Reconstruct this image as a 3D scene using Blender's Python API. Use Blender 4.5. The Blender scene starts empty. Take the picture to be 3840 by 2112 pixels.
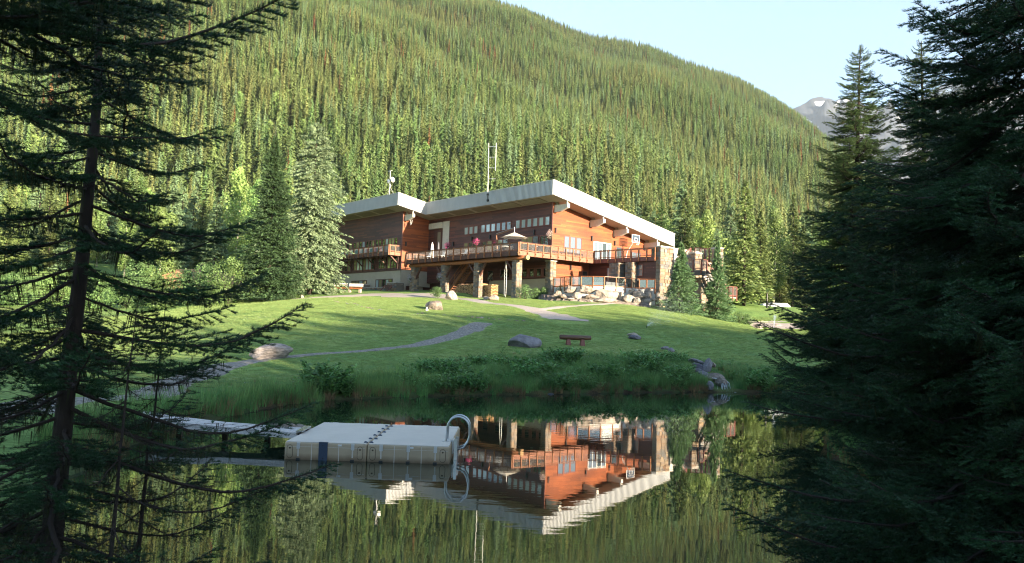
import bpy, math, random
import numpy as np
from mathutils import Vector, Matrix, noise as mnoise

R = math.radians
rng = np.random.default_rng(7)
random.seed(7)
sc = bpy.context.scene
col = sc.collection

# ------------------------------------------------------------------ camera
IMG_W, IMG_H, FOC, PITCH, ROLL, EYE = 3840.0, 2112.0, 2992.1, 0.0601, 0.0322, 2.5137
F_ = np.array([0, math.cos(PITCH), math.sin(PITCH)])
R0 = np.array([1.0, 0, 0]); U0 = np.cross(R0, F_)
R_ = math.cos(ROLL) * R0 + math.sin(ROLL) * U0
U_ = -math.sin(ROLL) * R0 + math.cos(ROLL) * U0
CAM = np.array([0, 0, EYE])
cd = bpy.data.cameras.new('camera'); cam = bpy.data.objects.new('camera', cd); col.objects.link(cam)
M = Matrix((tuple(R_), tuple(U_), tuple(-F_))).transposed().to_4x4(); M.translation = Vector(CAM)
cam.matrix_world = M
cd.sensor_width = 36.0; cd.lens = 36.0 * FOC / IMG_W
cd.clip_start = 0.1; cd.clip_end = 20000
cd.dof.use_dof = True; cd.dof.focus_distance = 70; cd.dof.aperture_fstop = 28.05 / 1000 / 0.007
sc.camera = cam

# ------------------------------------------------------------------ light
PS = 0.8743
UU = np.array([-math.cos(PS), math.sin(PS), 0]); VV = np.array([math.sin(PS), math.cos(PS), 0])
SUN_EL = R(10)
sh = -UU * math.cos(R(5)) + VV * math.sin(R(5))
SUND = np.array([sh[0] * math.cos(SUN_EL), sh[1] * math.cos(SUN_EL), math.sin(SUN_EL)])
w = bpy.data.worlds.new('World'); sc.world = w; w.use_nodes = True
nt = w.node_tree
sky = nt.nodes.new('ShaderNodeTexSky'); sky.sky_type = 'NISHITA'; sky.sun_disc = False
sky.sun_elevation = SUN_EL; sky.sun_rotation = math.atan2(SUND[0], SUND[1])
sky.air_density = 1.0; sky.dust_density = 0.8; sky.ozone_density = 1.7; sky.altitude = 900
nt.links.new(sky.outputs[0], nt.nodes['Background'].inputs[0]); nt.nodes['Background'].inputs[1].default_value = 0.11
sl = bpy.data.lights.new('sun', 'SUN'); sl.energy = 5.0; sl.angle = R(0.5); sl.color = (1.0, 0.83, 0.60)
so = bpy.data.objects.new('sun', sl); col.objects.link(so)
so.rotation_euler = Vector(SUND).to_track_quat('Z', 'Y').to_euler(); so.location = (40, -40, 60)
sc.view_settings.view_transform = 'Standard'; sc.view_settings.look = 'None'
sc.view_settings.exposure = 2.15; sc.view_settings.gamma = 1.0
sc.view_settings.use_curve_mapping = False
sc.render.engine = 'CYCLES'
sc.cycles.max_bounces = 6; sc.cycles.diffuse_bounces = 2; sc.cycles.glossy_bounces = 3
sc.cycles.transmission_bounces = 4; sc.cycles.transparent_max_bounces = 8; sc.cycles.volume_bounces = 0
sc.cycles.caustics_reflective = False; sc.cycles.caustics_refractive = False
sc.cycles.use_denoising = True; sc.cycles.filter_width = 1.1
try: sc.cycles.denoiser = 'OPENIMAGEDENOISE'
except Exception: pass

# ------------------------------------------------------------------ materials
def mat(name, base, rough=0.7, metal=0.0, spec=0.5, var=0.0, scale=3.0, bump=0.0, bscale=None, stretch=(1, 1, 1), objrand=0.0, base2=None, trans=None, detail=4, coords='Object', huerand=0.0):
    m = bpy.data.materials.new(name); m.use_nodes = True
    t = m.node_tree; n = t.nodes; l = t.links
    b = n['Principled BSDF']
    b.inputs['Roughness'].default_value = rough; b.inputs['Metallic'].default_value = metal
    b.inputs['Specular IOR Level'].default_value = spec
    b.inputs['Base Color'].default_value = (*base, 1)
    m.diffuse_color = (*base, 1)
    out = b.inputs['Base Color']
    tc = n.new('ShaderNodeTexCoord'); mp = n.new('ShaderNodeMapping'); mp.inputs['Scale'].default_value = stretch
    l.new(tc.outputs[coords], mp.inputs[0])
    cur = None
    if var > 0 or base2 is not None:
        no = n.new('ShaderNodeTexNoise'); no.inputs['Scale'].default_value = scale; no.inputs['Detail'].default_value = detail
        no.inputs['Roughness'].default_value = 0.65
        l.new(mp.outputs[0], no.inputs[0])
        cr = n.new('ShaderNodeValToRGB'); e = cr.color_ramp.elements
        b2 = base2 if base2 is not None else tuple(c * (1 + var) for c in base)
        b1 = base if base2 is not None else tuple(c * (1 - var) for c in base)
        e[0].position = 0.35; e[0].color = (*b1, 1); e[1].position = 0.65; e[1].color = (*b2, 1)
        l.new(no.outputs[0], cr.inputs[0]); cur = cr.outputs[0]
    if objrand > 0 or huerand > 0:
        oi = n.new('ShaderNodeObjectInfo'); hs = n.new('ShaderNodeHueSaturation')
        mr = n.new('ShaderNodeMapRange'); mr.inputs[3].default_value = 1 - objrand; mr.inputs[4].default_value = 1 + objrand
        l.new(oi.outputs['Random'], mr.inputs[0]); l.new(mr.outputs[0], hs.inputs['Value'])
        if huerand > 0:
            wn = n.new('ShaderNodeTexWhiteNoise'); wn.noise_dimensions = '1D'; l.new(oi.outputs['Random'], wn.inputs['W'])
            m2 = n.new('ShaderNodeMapRange'); m2.inputs[3].default_value = 0.5 - huerand; m2.inputs[4].default_value = 0.5 + huerand
            l.new(wn.outputs[0], m2.inputs[0]); l.new(m2.outputs[0], hs.inputs['Hue'])
        if cur is None: hs.inputs['Color'].default_value = (*base, 1)
        else: l.new(cur, hs.inputs['Color'])
        cur = hs.outputs[0]
    if cur is not None: l.new(cur, out)
    if bump > 0:
        nb = n.new('ShaderNodeTexNoise'); nb.inputs['Scale'].default_value = bscale or scale * 4; nb.inputs['Detail'].default_value = 5
        l.new(mp.outputs[0], nb.inputs[0])
        bp = n.new('ShaderNodeBump'); bp.inputs['Strength'].default_value = 1.0; bp.inputs['Distance'].default_value = bump
        l.new(nb.outputs[0], bp.inputs['Height']); l.new(bp.outputs[0], b.inputs['Normal'])
    if trans is not None:
        tr = n.new('ShaderNodeBsdfTranslucent'); mx = n.new('ShaderNodeMixShader'); mx.inputs[0].default_value = trans
        if cur is not None: l.new(cur, tr.inputs[0])
        else: tr.inputs[0].default_value = (*base, 1)
        l.new(b.outputs[0], mx.inputs[1]); l.new(tr.outputs[0], mx.inputs[2])
        l.new(mx.outputs[0], n['Material Output'].inputs[0])
    return m

MT = {}
MT['needle_dark'] = mat('needle_dark', (0.023, 0.066, 0.024), 0.5, var=0.4, scale=1.5, objrand=0.25, trans=0.25)
MT['needle_mid'] = mat('needle_mid', (0.130, 0.190, 0.062), 0.6, var=0.45, scale=0.8, objrand=0.35, huerand=0.03, trans=0.3)
MT['needle_olive'] = mat('needle_olive', (0.160, 0.195, 0.066), 0.6, var=0.4, scale=0.8, objrand=0.3, huerand=0.03, trans=0.3)
MT['needle_blue'] = mat('needle_blue', (0.155, 0.235, 0.115), 0.6, var=0.4, scale=1.2, objrand=0.2, trans=0.3)
MT['needle_pale'] = mat('needle_pale', (0.135, 0.235, 0.10), 0.6, var=0.35, scale=1.2, trans=0.35)
MT['needle_sunlit'] = mat('needle_sunlit', (0.075, 0.125, 0.038), 0.5, var=0.4, scale=1.5, objrand=0.25, trans=0.3)  # brighter needles: sunlight painted into the upper boughs of the right-hand trees
MT['needle_deep'] = mat('needle_deep', (0.05, 0.095, 0.035), 0.6, var=0.4, scale=1.2, trans=0.25)
MT['needle_silver'] = mat('needle_silver', (0.21, 0.28, 0.155), 0.6, var=0.4, scale=.8, trans=0.35)
MT['needle_dry'] = mat('needle_dry', (0.16, 0.075, 0.03), 0.7, var=0.4, scale=0.8, objrand=0.3, trans=0.2)
MT['leaf_light'] = mat('leaf_light', (0.175, 0.26, 0.075), 0.55, var=0.4, scale=0.7, objrand=0.3, huerand=0.02, trans=0.4)
MT['leaf_bush'] = mat('leaf_bush', (0.12, 0.21, 0.07), 0.55, var=0.4, scale=0.9, objrand=0.25, trans=0.4)
MT['lichen'] = mat('lichen', (0.045, 0.055, 0.02), 0.9, trans=0.4)
MT['bark'] = mat('bark', (0.034, 0.024, 0.019), 0.9, var=0.5, scale=6, bump=0.02, stretch=(1, 1, 0.25))
MT['bark_pale'] = mat('bark_pale', (0.42, 0.38, 0.30), 0.8, var=0.3, scale=3)
MT['twig'] = mat('twig', (0.035, 0.024, 0.018), 0.9)
MT['stucco'] = mat('stucco', (0.42, 0.36, 0.28), 0.9, var=0.05, scale=1.5, bump=0.004, bscale=40)
MT['white_concrete'] = mat('white_concrete', (0.62, 0.60, 0.56), 0.8, var=0.1, scale=2)
MT['metal_fascia'] = mat('metal_fascia', (0.43, 0.44, 0.45), 0.5, metal=0.0, var=0.07, scale=0.8, stretch=(1, 1, 0.3))
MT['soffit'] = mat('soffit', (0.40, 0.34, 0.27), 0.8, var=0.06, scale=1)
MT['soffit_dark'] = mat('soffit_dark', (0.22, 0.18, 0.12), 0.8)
MT['beam_white'] = mat('beam_white', (0.58, 0.53, 0.46), 0.7, var=0.06, scale=3)
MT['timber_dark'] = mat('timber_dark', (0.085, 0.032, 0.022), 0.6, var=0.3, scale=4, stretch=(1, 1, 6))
MT['bench_wood'] = mat('bench_wood', (0.10, 0.048, 0.026), 0.4, var=0.4, scale=3, stretch=(1, 6, 6))
MT['timber'] = mat('timber', (0.24, 0.085, 0.03), 0.5, var=0.3, scale=3, stretch=(1, 6, 6))
MT['post_wood'] = mat('post_wood', (0.24, 0.095, 0.042), 0.55, var=0.25, scale=5, objrand=0.15)
MT['trim'] = mat('trim', (0.17, 0.055, 0.04), 0.55, var=0.2, scale=5)
MT['rim_wood'] = mat('rim_wood', (0.24, 0.095, 0.055), 0.6, var=0.25, scale=3)
MT['baluster'] = mat('baluster', (0.24, 0.21, 0.20), 0.5, var=0.5, scale=12)
MT['deck_floor'] = mat('deck_floor', (0.34, 0.27, 0.20), 0.8, var=0.2, scale=4)
MT['dark'] = mat('dark', (0.012, 0.012, 0.013), 0.5)
MT['black_metal'] = mat('black_metal', (0.02, 0.02, 0.022), 0.4)
MT['white'] = mat('white', (0.75, 0.74, 0.71), 0.6)
MT['canvas'] = mat('canvas', (0.70, 0.62, 0.50), 0.8, trans=0.25)
MT['steel'] = mat('steel', (0.55, 0.57, 0.58), 0.28, metal=0.9)
MT['galv'] = mat('galv', (0.62, 0.60, 0.56), 0.45, metal=0.3)
MT['log_end'] = mat('log_end', (0.50, 0.30, 0.14), 0.8, var=0.35, scale=9, objrand=0.3)
MT['log_bark'] = mat('log_bark', (0.12, 0.07, 0.045), 0.9, var=0.3, scale=9)
MT['pink'] = mat('pink', (0.60, 0.05, 0.25), 0.6, var=0.4, scale=12, trans=0.3)
MT['pale_flower'] = mat('pale_flower', (0.62, 0.45, 0.42), 0.6, var=0.4, scale=12, trans=0.3)
MT['mauve_flower'] = mat('mauve_flower', (0.36, 0.33, 0.40), 0.6, var=0.5, scale=12)
MT['towel_pink'] = mat('towel_pink', (0.65, 0.18, 0.27), 0.8, var=0.5, scale=7, stretch=(3, 3, .4))
MT['towel_teal'] = mat('towel_teal', (0.07, 0.34, 0.33), 0.8, var=0.6, scale=7, stretch=(3, 3, .4))
MT['slate'] = mat('slate', (0.085, 0.08, 0.10), 0.55, var=0.35, scale=2.5, bump=0.03, bscale=7)
MT['rock_grey'] = mat('rock_grey', (0.17, 0.16, 0.17), 0.8, var=0.35, scale=2, bump=0.06, bscale=5)
MT['rock_brown'] = mat('rock_brown', (0.19, 0.155, 0.125), 0.85, var=0.5, scale=2.5, bump=0.10, bscale=5)
MT['rock_pale'] = mat('rock_pale', (0.27, 0.225, 0.185), 0.85, var=0.45, scale=2, bump=0.08, bscale=5, objrand=0.12)
MT['raft_top'] = mat('raft_top', (0.60, 0.54, 0.46), 0.65, var=0.05, scale=2, bump=0.003, bscale=60)
MT['blue_metal'] = mat('blue_metal', (0.035, 0.055, 0.09), 0.45)
MT['mud'] = mat('mud', (0.05, 0.033, 0.018), 0.9, var=0.4, scale=2, bump=0.03)
MT['weathered'] = mat('weathered', (0.52, 0.49, 0.47), 0.75, var=0.2, scale=3, stretch=(8, 1, 8))
MT['weed'] = mat('weed', (0.13, 0.27, 0.075), 0.55, var=0.35, scale=2, objrand=0.3, huerand=0.02, trans=0.35)
MT['lawn_blade'] = mat('lawn_blade', (0.22, 0.305, 0.095), 0.6, var=0.3, scale=2, objrand=0.25, huerand=0.02, trans=0.35)
MT['reed'] = mat('reed', (0.16, 0.28, 0.08), 0.6, var=0.3, scale=2, objrand=0.35, huerand=0.025, trans=0.35)
MT['straw'] = mat('straw', (0.24, 0.16, 0.075), 0.8, var=0.3, scale=2, objrand=0.3, trans=0.2)
MT['flower_white'] = mat('flower_white', (0.6, 0.62, 0.55), 0.7)
MT['chimney'] = mat('chimney', (0.45, 0.35, 0.27), 0.9)
MT['tank'] = mat('tank', (0.60, 0.63, 0.68), 0.5)
MT['car_paint'] = mat('car_paint', (0.045, 0.06, 0.10), 0.3)
MT['rubber'] = mat('rubber', (0.02, 0.02, 0.02), 0.8)
MT['orange_rock'] = mat('orange_rock', (0.36, 0.20, 0.11), 0.9, var=0.4, scale=1.2, bump=0.1, bscale=3)

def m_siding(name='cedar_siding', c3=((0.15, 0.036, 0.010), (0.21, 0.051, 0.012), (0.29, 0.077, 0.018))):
    m = bpy.data.materials.new(name); m.use_nodes = True
    t = m.node_tree; n = t.nodes; l = t.links; b = n['Principled BSDF']
    b.inputs['Roughness'].default_value = 0.55
    tc = n.new('ShaderNodeTexCoord'); sp = n.new('ShaderNodeSeparateXYZ'); l.new(tc.outputs['Object'], sp.inputs[0])
    def mth(op, a, bb=None):
        q = n.new('ShaderNodeMath'); q.operation = op
        if hasattr(a, 'links'): l.new(a, q.inputs[0])
        else: q.inputs[0].default_value = a
        if bb is not None:
            if hasattr(bb, 'links'): l.new(bb, q.inputs[1])
            else: q.inputs[1].default_value = bb
        return q.outputs[0]
    row = mth('FLOOR', mth('DIVIDE', sp.outputs[2], 0.16))
    s = mth('ADD', sp.outputs[0], sp.outputs[1])
    wn = n.new('ShaderNodeTexWhiteNoise'); wn.noise_dimensions = '1D'; l.new(row, wn.inputs['W'])
    seg = mth('FLOOR', mth('DIVIDE', mth('ADD', s, mth('MULTIPLY', wn.outputs[0], 9.0)), 3.4))
    cb = n.new('ShaderNodeCombineXYZ'); l.new(row, cb.inputs[0]); l.new(seg, cb.inputs[1])
    w2 = n.new('ShaderNodeTexWhiteNoise'); w2.noise_dimensions = '3D'; l.new(cb.outputs[0], w2.inputs[0])
    cr = n.new('ShaderNodeValToRGB'); e = cr.color_ramp.elements
    e[0].color = (*c3[0], 1); e[1].color = (*c3[2], 1)
    e.new(0.5).color = (*c3[1], 1)
    l.new(w2.outputs[0], cr.inputs[0])
    no = n.new('ShaderNodeTexNoise'); no.inputs['Scale'].default_value = 0.35; no.inputs['Detail'].default_value = 3
    l.new(tc.outputs['Object'], no.inputs[0])
    mr = n.new('ShaderNodeMapRange'); mr.inputs[1].default_value = .3; mr.inputs[2].default_value = .7; mr.inputs[3].default_value = 0.75; mr.inputs[4].default_value = 1.2
    l.new(no.outputs[0], mr.inputs[0])
    hs = n.new('ShaderNodeHueSaturation'); l.new(cr.outputs[0], hs.inputs['Color']); l.new(mr.outputs[0], hs.inputs['Value'])
    l.new(hs.outputs[0], b.inputs['Base Color'])
    return m
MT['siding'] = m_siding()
MT['siding_shaded'] = m_siding('shaded_siding', ((0.060, 0.020, 0.014), (0.088, 0.028, 0.018), (0.14, 0.042, 0.022)))  # same cedar darkened: shade of the front-facing walls put into the colour

def m_glass(name, base, rough=0.03):
    m = bpy.data.materials.new(name); m.use_nodes = True
    b = m.node_tree.nodes['Principled BSDF']; b.inputs['Base Color'].default_value = (*base, 1)
    b.inputs['Roughness'].default_value = rough; b.inputs['Specular IOR Level'].default_value = 0.9
    b.inputs['Coat Weight'].default_value = 0.6; b.inputs['Coat Roughness'].default_value = 0.02
    return m
MT['pane_dark'] = m_glass('pane_dark', (0.02, 0.025, 0.02))
MT['pane_blind'] = m_glass('pane_blind', (0.34, 0.40, 0.40))
MT['pane_sky'] = m_glass('pane_sky', (0.10, 0.12, 0.15))
MT['pane_curtain'] = m_glass('pane_curtain', (0.24, 0.21, 0.10))
def m_clear():
    m = bpy.data.materials.new('clear_glass'); m.use_nodes = True; t = m.node_tree; n = t.nodes
    g = n.new('ShaderNodeBsdfGlossy'); g.inputs['Roughness'].default_value = 0.03; g.inputs[0].default_value = (0.8, 0.85, 0.9, 1)
    tr = n.new('ShaderNodeBsdfTransparent'); tr.inputs[0].default_value = (0.8, 0.82, 0.84, 1); mx = n.new('ShaderNodeMixShader'); mx.inputs[0].default_value = 0.16
    t.links.new(tr.outputs[0], mx.inputs[1]); t.links.new(g.outputs[0], mx.inputs[2]); t.links.new(mx.outputs[0], n['Material Output'].inputs[0])
    return m
MT['clear_glass'] = m_clear()

def m_stone(name, cols):
    """stone masonry piece: colour by object random + noise"""
    m = bpy.data.materials.new(name); m.use_nodes = True; t = m.node_tree; n = t.nodes; l = t.links; b = n['Principled BSDF']
    b.inputs['Roughness'].default_value = 0.85
    oi = n.new('ShaderNodeObjectInfo'); at = n.new('ShaderNodeAttribute'); at.attribute_name = 'tone'
    ad = n.new('ShaderNodeMath'); ad.operation = 'ADD'; l.new(oi.outputs['Random'], ad.inputs[0]); l.new(at.outputs['Fac'], ad.inputs[1])
    fr = n.new('ShaderNodeMath'); fr.operation = 'FRACT'; l.new(ad.outputs[0], fr.inputs[0])
    cr = n.new('ShaderNodeValToRGB'); cr.color_ramp.interpolation = 'LINEAR'; e = cr.color_ramp.elements
    e[0].color = (*cols[0], 1); e[1].color = (*cols[-1], 1)
    for i, c in enumerate(cols[1:-1]): e.new((i + 1) / (len(cols) - 1)).color = (*c, 1)
    l.new(fr.outputs[0], cr.inputs[0])
    tc = n.new('ShaderNodeTexCoord'); no = n.new('ShaderNodeTexNoise'); no.inputs['Scale'].default_value = 9; no.inputs['Detail'].default_value = 4
    l.new(tc.outputs['Object'], no.inputs[0])
    mr = n.new('ShaderNodeMapRange'); mr.inputs[3].default_value = .6; mr.inputs[4].default_value = 1.4; l.new(no.outputs[0], mr.inputs[0])
    hs = n.new('ShaderNodeHueSaturation'); l.new(cr.outputs[0], hs.inputs['Color']); l.new(mr.outputs[0], hs.inputs['Value'])
    l.new(hs.outputs[0], b.inputs['Base Color'])
    bp = n.new('ShaderNodeBump'); bp.inputs['Distance'].default_value = 0.03; l.new(no.outputs[0], bp.inputs['Height']); l.new(bp.outputs[0], b.inputs['Normal'])
    return m
MT['stone'] = m_stone('stone', [(0.22, 0.17, 0.12), (0.12, 0.12, 0.12), (0.32, 0.24, 0.16), (0.17, 0.10, 0.06), (0.25, 0.21, 0.17), (0.09, 0.10, 0.11)])
MT['mortar'] = mat('mortar', (0.16, 0.135, 0.11), 0.95)
MT['stone_cap'] = mat('stone_cap', (0.42, 0.38, 0.33), 0.8, var=0.15, scale=3)

# ------------------------------------------------------------------ mesh helpers
def tag(o, label=None, cat=None, group=None, kind=None):
    if label: o['label'] = label
    if cat: o['category'] = cat
    if group: o['group'] = group
    if kind: o['kind'] = kind
    return o
def empty(name, loc=(0, 0, 0), rz=0.0):
    o = bpy.data.objects.new(name, None); o.empty_display_size = 0.3; col.objects.link(o); o.location = loc; o.rotation_euler = (0, 0, rz); return o
def link(name, me, parent=None, loc=None, rot=None, scale=None):
    o = bpy.data.objects.new(name, me); col.objects.link(o)
    if parent is not None: o.parent = parent
    if loc is not None: o.location = loc
    if rot is not None: o.rotation_euler = rot
    if scale is not None: o.scale = scale
    return o
def mesh_np(name, V, F, mats, mi=None, smooth=False, attr=None):
    V = np.asarray(V, dtype=np.float32); F = np.asarray(F, dtype=np.int32)
    k = F.shape[1]
    me = bpy.data.meshes.new(name)
    me.vertices.add(len(V)); me.vertices.foreach_set('co', V.ravel())
    me.loops.add(F.size); me.loops.foreach_set('vertex_index', F.ravel())
    me.polygons.add(len(F)); me.polygons.foreach_set('loop_start', np.arange(0, F.size, k, dtype=np.int32))
    for m in (mats if isinstance(mats, (list, tuple)) else [mats]): me.materials.append(m)
    if mi is not None: me.polygons.foreach_set('material_index', np.asarray(mi, dtype=np.int32))
    me.polygons.foreach_set('use_smooth', np.full(len(F), smooth))
    if attr is not None:
        a = me.attributes.new(attr[0], 'FLOAT', 'POINT'); a.data.foreach_set('value', np.asarray(attr[1], dtype=np.float32))
    me.update(calc_edges=True); me.validate()
    return me
class MB:
    def __init__(s): s.v = []; s.f = []; s.m = []; s.mats = []
    def mi(s, m):
        if m not in s.mats: s.mats.append(m)
        return s.mats.index(m)
    def add(s, vs, fs, m):
        b = len(s.v); s.v.extend(vs); k = s.mi(m)
        for f in fs: s.f.append([b + i for i in f]); s.m.append(k)
        return s
    def box(s, p0, p1, m):
        x0, x1 = sorted((p0[0], p1[0])); y0, y1 = sorted((p0[1], p1[1])); z0, z1 = sorted((p0[2], p1[2]))
        return s.hexa([(x0, y0, z0), (x1, y0, z0), (x1, y1, z0), (x0, y1, z0), (x0, y0, z1), (x1, y0, z1), (x1, y1, z1), (x0, y1, z1)], m)
    def hexa(s, c, m):
        return s.add(c, [(0, 3, 2, 1), (4, 5, 6, 7), (0, 1, 5, 4), (1, 2, 6, 5), (2, 3, 7, 6), (3, 0, 4, 7)], m)
    def bar(s, a, b, wd, h, m, up=(0, 0, 1)):
        a = Vector(a); b = Vector(b); d = (b - a).normalized(); up = Vector(up)
        sd = d.cross(up)
        if sd.length < 1e-4: sd = d.cross(Vector((1, 0, 0)))
        sd.normalize(); u2 = sd.cross(d).normalized()
        c = []
        for P in (a, b):
            for sx, sz in ((-1, -1), (1, -1), (1, 1), (-1, 1)): c.append(tuple(P + sd * (sx * wd / 2) + u2 * (sz * h / 2)))
        return s.add(c, [(0, 3, 2, 1), (4, 5, 6, 7), (0, 1, 5, 4), (1, 2, 6, 5), (2, 3, 7, 6), (3, 0, 4, 7)], m)
    def tube(s, pts, rs, m, n=8, cap=True, closed=False):
        pts = [Vector(p) for p in pts]
        if not hasattr(rs, '__len__'): rs = [rs] * len(pts)
        b0 = len(s.v); prev = None
        for i, p in enumerate(pts):
            if closed: d = (pts[(i + 1) % len(pts)] - pts[i - 1]).normalized()
            else: d = (pts[min(i + 1, len(pts) - 1)] - pts[max(i - 1, 0)]).normalized()
            if prev is None:
                a = d.cross(Vector((0, 0, 1)))
                if a.length < .05: a = d.cross(Vector((1, 0, 0)))
            else: a = prev - d * prev.dot(d)
            a.normalize(); prev = a; c = d.cross(a)
            for k in range(n):
                t = 2 * math.pi * k / n; s.v.append(tuple(p + (a * math.cos(t) + c * math.sin(t)) * rs[i]))
        mi = s.mi(m); N = len(pts)
        for i in range(N if closed else N - 1):
            j = (i + 1) % N
            for k in range(n):
                s.f.append([b0 + i * n + k, b0 + i * n + (k + 1) % n, b0 + j * n + (k + 1) % n, b0 + j * n + k]); s.m.append(mi)
        if cap and not closed:
            s.f.append([b0 + k for k in range(n)][::-1]); s.m.append(mi); s.f.append([b0 + (N - 1) * n + k for k in range(n)]); s.m.append(mi)
        return s
    def mesh(s, name, smooth=False, bevel=0):
        me = bpy.data.meshes.new(name); me.from_pydata([tuple(map(float, v)) for v in s.v], [], s.f)
        for m in s.mats: me.materials.append(m)
        me.polygons.foreach_set('material_index', s.m)
        me.polygons.foreach_set('use_smooth', [smooth] * len(s.f)); me.update()
        return me
    def build(s, name, parent=None, smooth=False, bevel=0, loc=None, rot=None):
        o = link(name, s.mesh(name, smooth), parent, loc, rot)
        if bevel:
            md = o.modifiers.new('bevel', 'BEVEL'); md.width = bevel; md.segments = 2; md.limit_method = 'ANGLE'
        return o

# ------------------------------------------------------------------ terrain
def ray(px, py):
    d = F_ + R_ * ((px - IMG_W / 2) / FOC) + U_ * ((IMG_H / 2 - py) / FOC); return d / d[1]
def by_depth(px, py, d):
    return CAM + ray(px, py) * d
def on_z(px, py, z):
    r = ray(px, py); return CAM + r * ((z - EYE) / r[2])
def G(a, b, z=0.0):
    return np.array([4.0906, 84.2725, 0]) + a * UU + b * VV + np.array([0, 0, z])

SHORE = [(-4.6, 7.6), (-5.3, 9.35), (-6.6, 12.0), (-7.3, 15.0), (-7.6, 18.2), (-7.3, 21.0), (-6.9, 24.2), (-5.6, 26.8), (-3.2, 28.9), (-1.0, 30.4), (1.6, 31.7), (5.6, 34.4), (9.5, 36.2), (11.2, 36.5), (13.7, 36.8),
         (18, 37.2), (22.5, 36.3), (25.5, 33.6), (24, 31), (20.5, 28.8), (16.3, 26.2), (13, 24.6), (10.3, 22.8), (7.9, 20), (6.7, 16), (6.1, 13), (5.6, 10.4), (4.6, 8.2), (2.5, 6.0), (0, 5.2), (-2.6, 5.4)]
SH = np.array(SHORE)
def shore_sd(P):
    """signed distance to the pond outline, negative inside"""
    P = np.asarray(P, float).reshape(-1, 2)
    A = SH; B = np.roll(SH, -1, 0)
    best = np.full(len(P), 1e9); inside = np.zeros(len(P), bool)
    for a, b in zip(A, B):
        ab = b - a; t = np.clip(((P - a) @ ab) / (ab @ ab), 0, 1)
        d = np.hypot(*(P - a - t[:, None] * ab).T); best = np.minimum(best, d)
        c = ((a[1] > P[:, 1]) != (b[1] > P[:, 1])) & (P[:, 0] < (b[0] - a[0]) * (P[:, 1] - a[1]) / (b[1] - a[1] + 1e-12) + a[0])
        inside ^= c
    return np.where(inside, -best, best)

ctrl = []
def cp(px, py, d): ctrl.append(by_depth(px, py, d))
for q in [(1500, 1330, 39), (1500, 1290, 46), (1500, 1190, 58), (1500, 1150, 69), (1500, 1112, 90),
          (1100, 1345, 38), (1100, 1285, 47), (1100, 1172, 62), (1100, 1135, 75),
          (1965, 1288, 47), (1965, 1338, 40), (1965, 1208, 58), (1965, 1170, 68), (2170, 1292, 48), (2170, 1212, 59), (2170, 1160, 72),
          (2500, 1330, 44), (2500, 1226, 60), (2500, 1160, 80), (2700, 1205, 82), (2700, 1236, 64), (2700, 1335, 46), (2850, 1242, 70), (2900, 1225, 84),
          (2950, 1330, 50), (3000, 1240, 80), (3300, 1262, 75), (3300, 1400, 45), (3700, 1290, 70), (3700, 1420, 45),
          (700, 1165, 78), (700, 1290, 48), (650, 1400, 31), (200, 1175, 75), (200, 1300, 48), (200, 1450, 29), (-400, 1160, 75), (-400, 1300, 45),
          (1000, 1112, 92), (1240, 1100, 95), (800, 1130, 92), (300, 1145, 92)]: cp(*q)
for a, b, z in [(21.2, -4.5, 6.75), (14.8, -4.5, 6.6), (8.3, -4.5, 5.9), (1.7, -4.5, 5.65), (1.7, 0, 5.8), (-4, -2.5, 5.5), (-7.7, 4.5, 5.45), (-8.6, 9, 5.3), (-11, 11, 4.7), (-13, 14, 4.2), (-16, 18, 3.9),
                (26.3, -3, 7.0), (34, -4, 7.25), (42, -4, 7.3), (50, -4, 7.2), (30, 25, 8), (0, 25, 7), (60, 20, 9), (-20, 30, 5)]: ctrl.append(G(a, b, z))
for x, y, z in [(0, 2, .9), (-5, 5, .5), (-12, 8, .8), (-12, 20, .6), (-20, 30, .7), (-25, 15, 1.0), (8, 9, .5), (12, 15, .6), (20, 20, 1), (30, 28, 1.2), (35, 40, 1.8), (0, -10, 1.5), (-30, -10, 2), (30, -10, 2), (60, 30, 2.5), (-60, 30, 2.5), (-60, 90, 5),
                (0, 130, 9.5), (-60, 130, 10.5), (60, 120, 6.0), (60, 85, 3.5), (-110, 110, 8), (110, 100, 6), (0, 160, 12), (-100, 160, 14), (100, 160, 9), (-100, -40, 3), (100, -40, 3), (110, 20, 3), (-110, 20, 3), (0, -80, 4)]: ctrl.append(np.array([x, y, z], float))
# shore
for i, (x, y) in enumerate(SHORE): ctrl.append(np.array([x, y, 0.10]))
CT = np.array(ctrl)
def tps(r2): return r2 * np.log(r2 + 1e-9) * 0.5
P2 = CT[:, :2] / 50.0
Kk = tps(((P2[:, None] - P2[None]) ** 2).sum(-1)) + np.eye(len(P2)) * 0.004
Pm = np.hstack([np.ones((len(P2), 1)), P2])
Amat = np.block([[Kk, Pm], [Pm.T, np.zeros((3, 3))]])
sol = np.linalg.solve(Amat, np.concatenate([CT[:, 2], np.zeros(3)]))
def rbf(X, Y):
    out = np.zeros(X.size); q = np.stack([X.ravel(), Y.ravel()], 1) / 50.0
    for i in range(0, len(q), 20000):
        s = q[i:i + 20000]; out[i:i + 20000] = tps(((s[:, None] - P2[None]) ** 2).sum(-1)) @ sol[:-3] + np.hstack([np.ones((len(s), 1)), s]) @ sol[-3:]
    return out.reshape(X.shape)
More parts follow.
